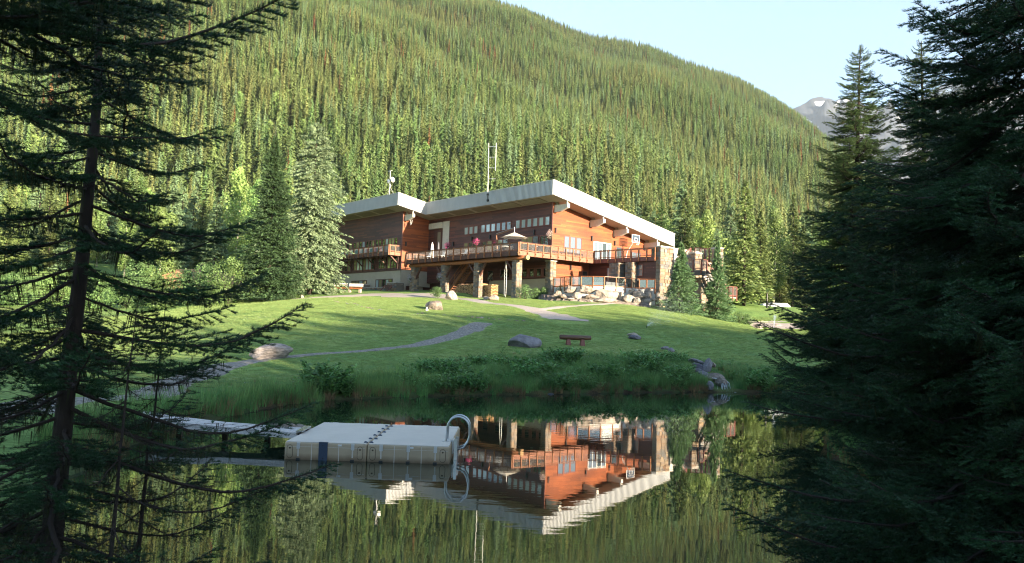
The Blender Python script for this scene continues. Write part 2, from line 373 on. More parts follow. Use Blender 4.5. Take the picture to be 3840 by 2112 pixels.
# skyline of the wooded mountain as (pixel x, elevation tangent)
SKY_PX = np.array([-1500, 0, 1000, 1950, 2085, 2206, 2325, 2445, 2535, 2640, 2760, 2862, 2982, 3070, 3145, 3300, 3600, 4200, 5200])
SKY_PY = np.array([-900, -560, -300, 0, 52, 97, 116, 142, 186, 224, 261, 320, 390, 462, 515, 640, 800, 1000, 1120])
SKY_T = []
for a, b in zip(SKY_PX, SKY_PY):
    r = ray(a, b + 10); SKY_T.append((r[0], r[2]))
SKY_T = np.array(SKY_T)
def fbm(X, Y, s, seed, octv=4):
    out = np.zeros(X.shape); amp = 1.0; r = np.random.default_rng(seed)
    for o in range(octv):
        for k in range(5):
            th = r.uniform(0, math.pi * 2); f = (2 ** o) / s * r.uniform(.7, 1.3); ph = r.uniform(0, 6.28)
            out += amp * 0.35 * np.sin((X * math.cos(th) + Y * math.sin(th)) * f * 6.28 + ph)
        amp *= 0.5
    return out
RIDGE = 1150.0
def height(X, Y):
    X = np.asarray(X, float); Y = np.asarray(Y, float)
    base = rbf(np.clip(X, -115, 115), np.clip(Y, -80, 165))
    d = Y; th = X / np.maximum(Y, 1.0)
    e = np.interp(th, SKY_T[:, 0], SKY_T[:, 1])
    d0 = 175.0
    zr = EYE + e * RIDGE - 9
    t = np.clip((d - d0) / (RIDGE - d0), 0, None)
    prof = np.where(t < 1, t ** 1.05, 1 - (t - 1) * 1.4)
    foot = base
    mt = foot + (zr - 12) * prof + fbm(X, Y, 260, 3) * 9 * np.clip(t * 6, 0, 1) * np.clip((1.02 - t) * 3, .15, 1)
    near = Y < d0
    z = np.where(near, base, mt)
    sd = shore_sd(np.stack([X.ravel(), Y.ravel()], 1)).reshape(X.shape)
    land = np.maximum(z, 0.10) + np.clip(1 - sd / 1.2, 0, 1) * 0.0
    jag = fbm(X, Y, 3.0, 5, 3) * 0.10
    land = np.where(sd < 0.35, np.minimum(land, 0.12 + jag * .3), land)
    land = land + np.where((Y < 120), fbm(X, Y, 12, 9, 3) * 0.085 * np.clip(sd / 4, 0, 1), 0)
    z = np.where(sd < 0, np.maximum(-1.6, sd * 0.55 - 0.02 + jag), np.maximum(land, np.clip(sd * 1.2, 0, .12)))
    return z
def spaced(lo, hi, fine_lo, fine_hi, step, grow):
    xs = list(np.arange(fine_lo, fine_hi + 1e-6, step)); s = step; x = xs[-1]
    while x < hi: s *= grow; x += s; xs.append(min(x, hi))
    s = step; x = fine_lo; left = []
    while x > lo: s *= grow; x -= s; left.append(max(x, lo))
    return np.array(left[::-1] + xs)
GX = spaced(-1700, 1700, -26, 26, 0.5, 1.045); GY = spaced(-160, 1900, 3, 92, 0.5, 1.035)
GXX, GYY = np.meshgrid(GX, GY); GZ = height(GXX, GYY)
def gz(x, y):
    x = np.asarray(x, float); y = np.asarray(y, float)
    i = np.clip(np.searchsorted(GX, x) - 1, 0, len(GX) - 2); j = np.clip(np.searchsorted(GY, y) - 1, 0, len(GY) - 2)
    u = (x - GX[i]) / (GX[i + 1] - GX[i]); v = (y - GY[j]) / (GY[j + 1] - GY[j])
    return (GZ[j, i] * (1 - u) + GZ[j, i + 1] * u) * (1 - v) + (GZ[j + 1, i] * (1 - u) + GZ[j + 1, i + 1] * u) * v
def on_ground(px, py, dmin=7.0, dmax=130.0):
    """point of the terrain seen at a pixel: first crossing of the view ray"""
    r = ray(px, py); ds = np.arange(dmin, dmax, 0.1)
    z = EYE + r[2] * ds; g = gz(r[0] * ds, ds)
    k = np.where(z <= g)[0]
    dd = ds[k[0]] if len(k) else dmax
    return np.array([r[0] * dd, dd, float(gz(r[0] * dd, dd))])

def m_ground():
    m = bpy.data.materials.new('grass_ground'); m.use_nodes = True; t = m.node_tree; n = t.nodes; l = t.links; b = n['Principled BSDF']
    b.inputs['Roughness'].default_value = 0.9; b.inputs['Specular IOR Level'].default_value = 0.1
    tc = n.new('ShaderNodeTexCoord')
    def nz(scale, det, st=(1, 1, 1)):
        mp = n.new('ShaderNodeMapping'); mp.inputs['Scale'].default_value = st; l.new(tc.outputs['Object'], mp.inputs[0])
        q = n.new('ShaderNodeTexNoise'); q.inputs['Scale'].default_value = scale; q.inputs['Detail'].default_value = det; q.inputs['Roughness'].default_value = .6
        l.new(mp.outputs[0], q.inputs[0]); return q.outputs[0]
    def ramp(src, stops):
        r = n.new('ShaderNodeValToRGB'); e = r.color_ramp.elements
        e[0].position, e[0].color = stops[0][0], (*stops[0][1], 1); e[1].position, e[1].color = stops[-1][0], (*stops[-1][1], 1)
        for p_, c_ in stops[1:-1]: e.new(p_).color = (*c_, 1)
        l.new(src, r.inputs[0]); return r.outputs[0]
    def mix(f, a, c, bt='MIX'):
        q = n.new('ShaderNodeMix'); q.data_type = 'RGBA'; q.blend_type = bt
        if hasattr(f, 'links'): l.new(f, q.inputs[0])
        else: q.inputs[0].default_value = f
        l.new(a, q.inputs[6]); l.new(c, q.inputs[7]); return q.outputs[2]
    big = ramp(nz(0.12, 4), [(0.35, (0.14, 0.24, 0.075)), (0.5, (0.18, 0.275, 0.085)), (0.68, (0.235, 0.29, 0.10))])
    fine = ramp(nz(6.0, 6), [(0.3, (0.55, 0.6, 0.5)), (0.7, (1.35, 1.3, 1.3))])
    c = mix(1.0, big, fine, 'MULTIPLY')
    mow = ramp(nz(0.55, 3, (1, .25, 1)), [(0.4, (0.88, 0.9, 0.9)), (0.6, (1.1, 1.08, 1.05))])
    c = mix(1.0, c, mow, 'MULTIPLY')
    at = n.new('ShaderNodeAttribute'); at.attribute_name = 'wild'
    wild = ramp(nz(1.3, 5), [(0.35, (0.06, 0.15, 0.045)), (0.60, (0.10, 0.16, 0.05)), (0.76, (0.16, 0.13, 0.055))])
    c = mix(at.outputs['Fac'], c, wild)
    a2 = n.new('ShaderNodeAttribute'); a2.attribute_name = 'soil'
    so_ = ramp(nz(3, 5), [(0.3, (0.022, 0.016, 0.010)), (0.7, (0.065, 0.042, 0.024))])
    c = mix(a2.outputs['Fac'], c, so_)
    l.new(c, b.inputs['Base Color'])
    bp = n.new('ShaderNodeBump'); bp.inputs['Distance'].default_value = 0.06; bp.inputs['Strength'].default_value = 0.8
    l.new(nz(14, 6), bp.inputs['Height']); l.new(bp.outputs[0], b.inputs['Normal'])
    return m
nx, ny = len(GX), len(GY)
V = np.stack([GXX.ravel(), GYY.ravel(), GZ.ravel()], 1)
ii = (np.arange(ny - 1)[:, None] * nx + np.arange(nx - 1)[None]).ravel()
Fq = np.stack([ii, ii + 1, ii + nx + 1, ii + nx], 1)
gm = mesh_np('ground', V, Fq, m_ground(), smooth=True)
sdv = shore_sd(V[:, :2])
wild = np.clip(1 - (sdv - 5.5) / 3.0, 0, 1) * (V[:, 1] > 24) * (V[:, 1] < 60)
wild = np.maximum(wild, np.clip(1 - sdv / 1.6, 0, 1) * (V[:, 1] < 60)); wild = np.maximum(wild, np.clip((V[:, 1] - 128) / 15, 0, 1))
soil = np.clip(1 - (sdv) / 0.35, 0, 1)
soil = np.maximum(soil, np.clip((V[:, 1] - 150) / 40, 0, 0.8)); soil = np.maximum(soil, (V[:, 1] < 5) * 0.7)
for nme, arr in (('wild', wild), ('soil', soil)):
    a = gm.attributes.new(nme, 'FLOAT', 'POINT'); a.data.foreach_set('value', arr.astype(np.float32))
ground = link('ground', gm); tag(ground, kind='structure')

# water
def m_water():
    m = bpy.data.materials.new('pond_water'); m.use_nodes = True; t = m.node_tree; n = t.nodes; l = t.links; b = n['Principled BSDF']
    b.inputs['Base Color'].default_value = (0.012, 0.022, 0.012, 1); b.inputs['Roughness'].default_value = 0.015
    b.inputs['IOR'].default_value = 1.5; b.inputs['Specular IOR Level'].default_value = 0.75
    tc = n.new('ShaderNodeTexCoord'); mp = n.new('ShaderNodeMapping'); mp.inputs['Scale'].default_value = (0.55, 1.6, 1); l.new(tc.outputs['Object'], mp.inputs[0])
    no = n.new('ShaderNodeTexNoise'); no.inputs['Scale'].default_value = 2.6; no.inputs['Detail'].default_value = 3; l.new(mp.outputs[0], no.inputs[0])
    n2 = n.new('ShaderNodeTexNoise'); n2.inputs['Scale'].default_value = 0.15; l.new(tc.outputs['Object'], n2.inputs[0])
    mr = n.new('ShaderNodeMapRange'); mr.inputs[1].default_value = .4; mr.inputs[2].default_value = .7; mr.inputs[3].default_value = 0.12; mr.inputs[4].default_value = 1.5; l.new(n2.outputs[0], mr.inputs[0])
    bp = n.new('ShaderNodeBump'); bp.inputs['Distance'].default_value = 0.0012
    l.new(mr.outputs[0], bp.inputs['Strength']); l.new(no.outputs[0], bp.inputs['Height']); l.new(bp.outputs[0], b.inputs['Normal'])
    return m
wb = MB(); wb.add([(-40, 2, 0), (40, 2, 0), (40, 42, 0), (-40, 42, 0)], [(0, 1, 2, 3)], m_water())
water = wb.build('pond_water'); tag(water, kind='structure')

# gravel paths, draped 5 cm above the ground
MT['gravel'] = mat('gravel', (0.26, 0.22, 0.20), 0.9, base2=(0.50, 0.43, 0.38), scale=22, bump=0.03, bscale=40)
MT['gravel_grey'] = mat('gravel_grey', (0.10, 0.090, 0.078), 0.9, base2=(0.33, 0.30, 0.265), scale=7, bump=0.03, bscale=30)
def ribbon(name, pts, mt, lift=0.035, across=4, step=0.6):
    """pts: (x, y, half width) in metres"""
    P = [];
    for (x0, y0, w0), (x1, y1, w1) in zip(pts[:-1], pts[1:]):
        nn = max(1, int(math.hypot(x1 - x0, y1 - y0) / step))
        for k in range(nn): t = k / nn; P.append((x0 + (x1 - x0) * t, y0 + (y1 - y0) * t, w0 + (w1 - w0) * t))
    P.append(pts[-1]); P = np.array(P); P[:, 2] *= .84 if mt is MT['gravel_grey'] else 1
    for _ in range(3): P[1:-1] = (P[:-2] + P[1:-1] * 2 + P[2:]) / 4
    T = np.gradient(P[:, :2], axis=0); T /= np.linalg.norm(T, axis=1)[:, None]; N = np.stack([T[:, 1], -T[:, 0]], 1)
    vs = []; 
    for i in range(len(P)):
        wj = P[i, 2] * (1 + 0.08 * math.sin(i * 1.7) + 0.05 * math.sin(i * .61))
        for k in range(across + 1):
            q = P[i, :2] + N[i] * wj * (k / across * 2 - 1); e = 0.0 if 0 < k < across else 0.05
            vs.append((q[0], q[1], float(gz(q[0], q[1])) + lift - e))
    a1 = across + 1
    fs = [(i * a1 + k, i * a1 + k + 1, (i + 1) * a1 + k + 1, (i + 1) * a1 + k) for i in range(len(P) - 1) for k in range(across)]
    o = link(name, mesh_np(name, vs, fs, mt, smooth=True)); tag(o, kind='structure'); return o
def gpt(px, py, hw, **k): q = on_ground(px, py, **k); return (q[0], q[1], hw)

# gravel drive in front of the lodge and the paths across the lawn
drive_pts = [(1130, 1122, .35), (1240, 1113, .9), (1330, 1108, 1.8), (1420, 1106, 2.6), (1520, 1107, 2.8), (1620, 1110, 2.2), (1700, 1119, 1.3), (1790, 1129, .9), (1900, 1143, .9), (2000, 1160, 1.2), (2070, 1180, 1.7), (2130, 1203, 2.0)]
dp = [gpt(*q) for q in drive_pts]
ribbon('gravel_drive', dp, MT['gravel'])
ribbon('side_path', [gpt(2010, 1163, .5), gpt(2080, 1155, .45), gpt(2180, 1146, .45), gpt(2300, 1138, .45), gpt(2330, 1137, .4)], MT['gravel'], lift=0.05)
ribbon('side_path', [gpt(930, 1128, .35), gpt(1060, 1123, .35), gpt(1140, 1121, .35)], MT['gravel'], lift=0.05)
ribbon('gravel_path', [gpt(1812, 1212, 1.0), gpt(1772, 1232, 1.05), gpt(1700, 1262, .95), gpt(1600, 1287, .85), gpt(1450, 1308, .75), gpt(1300, 1323, .7), gpt(1150, 1333, .7), gpt(1000, 1345, .8), gpt(900, 1362, 1.0), gpt(760, 1396, 1.2),
                       gpt(640, 1440, 1.1), gpt(560, 1490, 1.0), (-11.2, 20.3, 1.0), (-10.6, 17.5, .95), (-10.3, 14.5, .95), (-11, 11, .9)], MT['gravel_grey'])
ribbon('far_drive', [(25, 84, 2.0), (31, 83, 2.2), (38, 81, 2.5), (50, 78, 2.5)], MT['gravel'])

# ------------------------------------------------------------------ conifers close up: branches of twigs and needles
def needles_on(segs, spacing, ln, wd, seed):
    """segs Nx2x3 -> triangles of needles around each twig"""
    r = np.random.default_rng(seed); out = []
    segs = np.asarray(segs, float)
    L = np.linalg.norm(segs[:, 1] - segs[:, 0], axis=1); cnt = np.maximum(2, (L / spacing).astype(int))
    idx = np.repeat(np.arange(len(segs)), cnt); n = len(idx)
    t = r.random(n); d = (segs[:, 1] - segs[:, 0]) / L[:, None]; D = d[idx]
    P = segs[idx, 0] + (segs[idx, 1] - segs[idx, 0]) * t[:, None]
    rv = r.normal(size=(n, 3)); rv[:, 2] = np.abs(rv[:, 2]) * .7; rv -= (rv * D).sum(1)[:, None] * D; rv /= np.linalg.norm(rv, axis=1)[:, None] + 1e-9
    N = D * 0.62 + rv * 0.8; N /= np.linalg.norm(N, axis=1)[:, None]
    side = np.cross(N, r.normal(size=(n, 3))); side /= np.linalg.norm(side, axis=1)[:, None] + 1e-9
    ll = ln * r.uniform(.7, 1.2, n)[:, None]
    V = np.stack([P - side * wd / 2, P + side * wd / 2, P + N * ll], 1).reshape(-1, 3)
    return V
def fir_branch(name, L, seed, bare=0.0, hang=0.0, droop=0.12, dens=1.0, nm='needle_dark'):
    r = np.random.default_rng(seed)
    mb = MB(); n = 12; pts = []; yaw = 0
    y = 0.0
    for i in range(n + 1):
        t = i / n; y += r.normal(0, .012) * L
        pts.append(Vector((L * t, y, -droop * L * math.sin(t * math.pi * .75) * 1.2 + 0.30 * L * max(0, t - .62))))
    def at(t): k = min(n - 1, int(t * n)); f = t * n - k; return pts[k].lerp(pts[k + 1], f)
    mb.tube(pts, [0.0085 * L * (1 - i / n) ** .8 + 0.003 for i in range(n + 1)], MT['twig'], 5, cap=False)
    segs = []; tw = []
    nt_ = int(24 * L * dens + 10)
    for i in range(nt_):
        t = 0.08 + 0.92 * (i + r.random()) / nt_; s = 1 if i % 2 else -1
        p = at(t); ang = R(r.uniform(38, 66)) * s
        l = L * 0.30 * (1 - t) ** .6 * r.uniform(.55, 1.1) + 0.07
        dz = r.uniform(-.30, .12)
        d = Vector((math.cos(ang), math.sin(ang), dz)).normalized()
        q = p + d * l * .55; d2 = (d + Vector((.35, 0, -.05))).normalized(); e = q + d2 * l * .45
        tw += [(p, q, .0035), (q, e, .0022)]
        barehere = t < bare
        if not barehere: segs += [(p.lerp(q, .25), q), (q, e)]
        ns = int(l / .075)
        for k in range(ns):
            tt = (k + 1.0) / (ns + .5); a = p.lerp(q, tt / .55) if tt < .55 else q.lerp(e, (tt - .55) / .45)
            s2 = 1 if k % 2 else -1; dd = Vector((d.x, d.y, 0)).normalized(); pr = Vector((-dd.y, dd.x, 0)) * s2
            d3 = (dd * .8 + pr * .75 + Vector((0, 0, r.uniform(-.35, .1)))).normalized(); l3 = l * .34 * (1.15 - tt) * r.uniform(.6, 1.2) + .02
            b = a + d3 * l3; tw.append((a, b, .0016))
            if not barehere or r.random() < .1: segs.append((a, b))
    segs.append((at(.8), at(1.0)))
    for a, b, wd in tw:
        d = (b - a); sd = d.cross(Vector((0, 0, 1)));
        if sd.length < 1e-6: continue
        sd = sd.normalized() * wd; up = Vector((0, 0, wd))
        mb.add([tuple(a - sd), tuple(a + sd), tuple(b)], [(0, 1, 2)], MT['twig']); mb.add([tuple(a - up), tuple(a + up), tuple(b)], [(0, 1, 2)], MT['twig'])
    # triangulate the bark part
    V = np.array(mb.v); F = []
    for f in mb.f:
        for k in range(1, len(f) - 1): F.append((f[0], f[k], f[k + 1]))
    F = np.array(F); nb = len(F); parts = [V]; mi = [np.zeros(nb, int)]; base = len(V)
    if segs:
        NV = needles_on([[tuple(a), tuple(b)] for a, b in segs], 0.0030, 0.034, 0.0060, seed + 1)
        parts.append(NV); nf = len(NV) // 3; F = np.vstack([F, np.arange(nf * 3).reshape(-1, 3) + base]); base += len(NV); mi.append(np.ones(nf, int))
    if hang > 0:
        hv = []
        for i in range(int(34 * hang * L)):
            p = at(r.uniform(.05, .8)); off = Vector((r.normal(0, .1), r.normal(0, .16) * L * .5, 0)); l = r.uniform(.06, .26); wd = r.uniform(.004, .012)
            a = p + off * (1 if r.random() < .6 else 0); th = r.uniform(0, 3.14); sdv = Vector((math.cos(th), math.sin(th), 0)) * wd
            for k in range(3):
                j = Vector((r.normal(0, .008), r.normal(0, .008), 0)); hv += [tuple(a + j - sdv * .4), tuple(a + j + sdv * .4), tuple(a + j + Vector((0, 0, -l * r.uniform(.5, 1))))]
        if hv:
            hv = np.array(hv); parts.append(hv); nf = len(hv) // 3; F = np.vstack([F, np.arange(nf * 3).reshape(-1, 3) + base]); mi.append(np.full(nf, 2))
    return mesh_np(name, np.vstack(parts), F, [MT['twig'], MT[nm], MT['lichen']], np.concatenate(mi))
BR = {'full': [], 'half': [], 'bare': [], 'sun': []}
for L in (0.7, 1.2, 1.9, 2.8):
    for k in range(2):
        BR['full'].append((L, fir_branch('fir_branch_full', L, int(L * 100) + k, 0.12, 0.15)))
        BR['sun'].append((L, fir_branch('fir_branch_sunlit', L, int(L * 100) + 60 + k, 0.1, 0.0, nm='needle_sunlit')))
        BR['half'].append((L, fir_branch('fir_branch_half', L, int(L * 100) + 20 + k, 0.30, 1.1, .10, .95)))
        BR['bare'].append((L, fir_branch('fir_branch_bare', L, int(L * 100) + 40 + k, 0.72, 0.7, .12, .8)))
def pick_branch(kind, l, r):
    c = sorted(BR[kind], key=lambda q: abs(q[0] - l))[:2]; return c[r.integers(0, 2)]
def fir_tree(name, label, base, H, tr, reach, z0, nb, seed, kinds, lean=(0, 0), az=None, tilt=(-8, 18), group=None, cat='tree', whorl=True, ztop=None):
    """reach(t): branch length at height fraction t; kinds(t) -> branch kind"""
    r = np.random.default_rng(seed)
    t = empty(name, base); tag(t, label, cat, group)
    pts = []; n = 14; jx = jy = 0
    for i in range(n + 1):
        f = i / n; jx += r.normal(0, .006) * H * .4; jy += r.normal(0, .006) * H * .4
        pts.append((lean[0] * f * H + jx * math.sin(f * 3.14), lean[1] * f * H + jy * math.sin(f * 3.14), f * H))
    def at(f): k = min(n - 1, int(f * n)); u = f * n - k; return Vector(pts[k]).lerp(Vector(pts[k + 1]), u)
    mb = MB(); mb.tube([(pts[0][0], pts[0][1], -.3)] + pts, [tr * 1.25] + [tr * (1 - .93 * (i / n)) for i in range(n + 1)], MT['bark'], 10); mb.build('trunk', t, smooth=True)
    ph = 0
    for i in range(nb):
        f = z0 + (0.985 - z0) * (i + r.random() * .6) / nb
        ph = ph + 2.399 + r.normal(0, .25)
        a = ph if az is None else az(r, f)
        l = reach(f, a) * r.uniform(.75, 1.15)
        if l < .12: continue
        L, me = pick_branch(kinds(f, r), l, r); s = l / L
        if ztop and f * H > ztop: continue
        el = R(r.uniform(*tilt)) + R(30) * max(0, f - .8) * 5
        o = link('branch', me, t, at(f), (r.uniform(-.35, .35), -el, a), (s, s * r.uniform(.85, 1.15), s))
    return t

FT = []
def tree_at(px, d, zb=None):
    q = by_depth(px, 1056, d); x = q[0]; z = float(gz(x, d)) if zb is None else zb; return (x, d, z)
# left foreground spruce
b = tree_at(262, 7.0); b = (b[0] - .02, 7.0, 0.22)
fir_tree('fir_tree', 'tall thin dark spruce close on the left, long bare trunk and lichen hung branches', b, 6.6, 0.095, lambda f, a: 1.95 * (1 - max(0, f - .22)) ** 1.25 + .1,
         .02, 104, 11, lambda f, r: 'bare' if f < .30 and r.random() < .45 else ('half' if r.random() < .5 else 'full'), lean=(.022, 0), tilt=(-14, 10))
# upper left tree whose boughs reach in from outside the frame
fir_tree('fir_tree', 'dark spruce boughs hanging in from beyond the top left corner', (-3.9, 4.6, .6), 5.2, 0.09, lambda f, a: 2.1 - .9 * max(0, f - .8) * 3, .70, 15, 12, lambda f, r: 'full' if r.random() < .8 else 'half', tilt=(-16, 6), lean=(.02, 0),
         az=lambda r, f: r.uniform(-.9, 1.2))
fir_tree('fir_tree', 'dense dark spruce at the left edge of the picture behind the thin one', (-6.9, 8.3, .35), 4.6, 0.09, lambda f, a: 1.9 * (1 - f) + .45, .03, 62, 13, lambda f, r: 'half' if r.random() < .4 else 'full', tilt=(-20, 8))
for i, (px, d, H, lab) in enumerate([(402, 6.6, 2.5, 'thin leaning dead sapling just right of the left spruce trunk'), (512, 7.4, 2.6, 'thin upright sapling, second to the right of the left spruce trunk')]):
    bb = by_depth(px, 2112, d)
    fir_tree('sapling', lab, (bb[0], d, 0.15), H, 0.022, lambda f, a: .55 * (1 - f) + .18, .1, 22, 20 + i, lambda f, r: 'bare', lean=(.05, 0), tilt=(-25, 5))
# right foreground spruces
fir_tree('fir_tree', 'huge dark spruce filling the right edge of the picture', (5.35, 8.1, .35), 9.0, 0.17, lambda f, a: 2.7 * (1 - f) + .62, .0, 210, 14, lambda f, r: 'half' if (f < .35 and r.random() < .5) else 'full', tilt=(-26, 2), az=lambda r, f: r.uniform(1.4, 5.2))
fir_tree('fir_tree', 'dark spruce leaning its drooping lower boughs over the water at right', (5.1, 6.7, .5), 6.0, 0.11, lambda f, a: 1.3 * (1 - f) + .3, .0, 90, 15, lambda f, r: 'bare' if r.random() < .35 else ('half' if r.random() < .5 else 'full'), tilt=(-32, -6), az=lambda r, f: r.uniform(1.2, 4.9), ztop=2.6)
fir_tree('fir_tree', 'broad dark fir in front of the sunlit pair at right, boughs over the pond', (7.2, 12.8, .2), 6.3, 0.13, lambda f, a: 1.9 * (1 - f) ** .8 + .25, .02, 260, 16, lambda f, r: 'full', tilt=(-18, 10))
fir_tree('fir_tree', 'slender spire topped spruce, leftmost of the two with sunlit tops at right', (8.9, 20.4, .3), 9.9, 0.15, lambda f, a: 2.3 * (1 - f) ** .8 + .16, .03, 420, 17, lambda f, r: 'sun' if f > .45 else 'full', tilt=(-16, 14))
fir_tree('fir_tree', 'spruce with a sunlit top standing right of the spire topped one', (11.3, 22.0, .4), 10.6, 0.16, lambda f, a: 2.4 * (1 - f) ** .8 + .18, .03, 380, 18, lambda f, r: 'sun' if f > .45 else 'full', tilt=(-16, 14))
fir_tree('fir_tree', 'shorter dark fir between the foreground spruce and the sunlit tops', (8.3, 14.5, .3), 6.9, 0.14, lambda f, a: 2.3 * (1 - f) ** .85 + .2, .02, 240, 19, lambda f, r: 'full', tilt=(-18, 8))
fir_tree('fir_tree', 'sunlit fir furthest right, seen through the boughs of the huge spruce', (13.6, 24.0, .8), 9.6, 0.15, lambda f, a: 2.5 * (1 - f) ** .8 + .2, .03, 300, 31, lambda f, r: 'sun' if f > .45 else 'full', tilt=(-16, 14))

# ------------------------------------------------------------------ conifers at middle distance
def crown_mid(name, H, Rb, nbr, k, seed, mt, shag=1.0, leafs=.32, power=.9, z0=.06, hang=.0, wide=.5):
    """crown of nbr boughs, each a spray of k leaf faces; real size in metres"""
    r = np.random.default_rng(seed); V = []; 
    f = z0 + (1 - z0) * (np.arange(nbr) + r.random(nbr)) / nbr
    f = 1 - (1 - f) ** .75
    phi = r.uniform(0, 2 * np.pi, nbr); lev = fbm(f * 40, phi * 2.2, 9, seed, 2)
    l = Rb * ((1 - f) ** power) * np.clip(1 + .28 * lev + r.normal(0, .14, nbr), .35, 1.5) + .15
    for i in range(nbr):
        t = (np.arange(k) + r.random(k)) / k; t = .18 + .82 * t ** .8
        d = np.array([math.cos(phi[i]), math.sin(phi[i]), 0]); s = np.array([-d[1], d[0], 0])
        rise = (-.30 * t + .16 * t ** 3 - hang * t * t) * l[i] + (.25 * t * l[i] if f[i] > .8 else 0)
        side = r.normal(0, .22, k) * l[i] * (1.05 - t) * wide * 2
        c = d[None] * (t * l[i])[:, None] + s[None] * side[:, None]; c[:, 2] += f[i] * H + rise + r.normal(0, .05, k)
        sz = leafs * r.uniform(.6, 1.25, k) * (1 - .35 * f[i])
        ax = d[None] * r.uniform(.6, 1, k)[:, None] + s[None] * (np.sign(side) * r.uniform(.2, 1, k))[:, None]; ax[:, 2] += r.uniform(-.75, .1, k) * shag
        ax /= np.linalg.norm(ax, axis=1)[:, None]
        pr = np.cross(ax, r.normal(0, .5, (k, 3)) + np.array([0, 0, 1.0])); pr /= np.linalg.norm(pr, axis=1)[:, None] + 1e-9
        a = c - ax * sz[:, None] * .5; e = c + ax * sz[:, None] * .6; m1 = c + pr * sz[:, None] * .24; m2 = c - pr * sz[:, None] * .24; m1[:, 2] -= .03; m2[:, 2] -= .03
        V.append(np.stack([a, m2, e, m1], 1).reshape(-1, 3))
    V = np.vstack(V); Fq = np.arange(len(V)).reshape(-1, 4)
    return mesh_np(name, V, Fq, mt)
def trunk_mesh(name, H, r0, mt, n=7, bend=.0):
    mb = MB(); mb.tube([(bend * math.sin(i * 1.3), bend * math.cos(i), H * i / 5 - .2) for i in range(6)], [r0 * (1 - .9 * i / 5) for i in range(6)], mt, n); return mb.mesh(name, True)
def tree2(name, label, cat, loc, crown, trunk, s=1.0, rz=0, group=None, sz=None):
    t = empty(name, loc, rz); t.scale = (s, s, s * (sz or 1)); tag(t, label, cat, group)
    link('crown', crown, t); link('trunk', trunk, t); return t

TR = {h: trunk_mesh('spruce_trunk', h, h * .013 + .03, MT['bark']) for h in (8, 14, 20)}
# the two large spruces left of the lodge
q = by_depth(1006, 1056, 87.0); zq = float(gz(q[0], 87.0))
tree2('spruce_tree', 'tall dense dark spruce with a narrow point, left of the shaggy pale one', 'tree', (q[0], 87, zq), crown_mid('spruce_crown', 18.6, 3.9, 2300, 24, 41, MT['needle_deep'], leafs=.34, power=.85, z0=.04), TR[20], .97)
q = by_depth(1163, 1056, 94.0); zq = float(gz(q[0], 94.0))
tree2('spruce_tree', 'big shaggy pale blue green spruce beside the left end of the lodge', 'tree', (q[0], 94, zq), crown_mid('spruce_crown', 20.6, 4.1, 1000, 40, 42, MT['needle_silver'], shag=1.6, leafs=.42, power=.48, z0=.07, hang=.22), TR[20], 1.0)
# two small spruces in front of the stone walls
c_s1 = crown_mid('small_spruce_crown', 7.2, 2.1, 700, 28, 43, MT['needle_pale'], leafs=.22, power=1.1, z0=.03, shag=.6)
c_s2 = crown_mid('small_spruce_crown', 8.0, 1.9, 620, 28, 44, MT['needle_pale'], leafs=.22, power=1.25, z0=.03, shag=.6)
def on_px(px, d): q = by_depth(px, 1056, d); return (q[0], d, float(gz(q[0], d)))
p = on_px(2552, 79.0); tree2('small_spruce', 'bushy young spruce in front of the stone pier at the lodge corner', 'tree', p, c_s1, TR[8], .98)
p = on_px(2690, 80.5); tree2('small_spruce', 'slim young spruce right of the outdoor stairs', 'tree', p, c_s2, TR[8], 1.0)

CM = [crown_mid('conifer_crown', 14, 2.3, 420, 16, 50, MT['needle_mid'], leafs=.5, power=.8), crown_mid('conifer_crown', 14, 2.0, 420, 16, 51, MT['needle_olive'], leafs=.5, power=.75),
      crown_mid('conifer_crown', 14, 2.6, 420, 16, 52, MT['needle_blue'], leafs=.55, power=.7, shag=1.3), crown_mid('conifer_crown', 14, 2.2, 460, 16, 53, MT['needle_mid'], leafs=.45, power=.95)]
def crown_leafy(name, H, Rb, n, seed, mt, leaf=.28, z0=.2, clumps=16):
    r = np.random.default_rng(seed); C = []
    for i in range(clumps):
        f = z0 + (1 - z0) * (i + .5) / clumps; rr = Rb * math.sin(math.pi * min(1, (f - z0) / (1 - z0) * .85 + .12)) ; a = r.uniform(0, 6.28); q = r.uniform(.1, .75)
        C.append((rr * q * math.cos(a), rr * q * math.sin(a), f * H, rr * r.uniform(.4, .65) + .2))
    C = np.array(C); idx = r.integers(0, clumps, n); d = r.normal(size=(n, 3)); d /= np.linalg.norm(d, axis=1)[:, None]
    rad = r.uniform(.55, 1.05, n) ** .6
    P = C[idx, :3] + d * (C[idx, 3] * rad)[:, None] * np.array([1, 1, 1.25])
    ax = r.normal(size=(n, 3)); ax /= np.linalg.norm(ax, axis=1)[:, None]; pr = np.cross(ax, d); pr /= np.linalg.norm(pr, axis=1)[:, None] + 1e-9
    sz = (leaf * r.uniform(.42, 1.1, n))[:, None]
    V = np.stack([P - ax * sz * .5, P - pr * sz * .35, P + ax * sz * .5, P + pr * sz * .35], 1).reshape(-1, 3)
    return mesh_np(name, V, np.arange(len(V)).reshape(-1, 4), mt)
LM = [crown_leafy('leafy_crown', 11, 2.4, 6500, 60, MT['leaf_light'], .30, .12), crown_leafy('leafy_crown', 12, 2.0, 6500, 61, MT['leaf_light'], .28, .18, 22)]
TP = trunk_mesh('aspen_trunk', 11, .13, MT['bark_pale'], bend=.12)

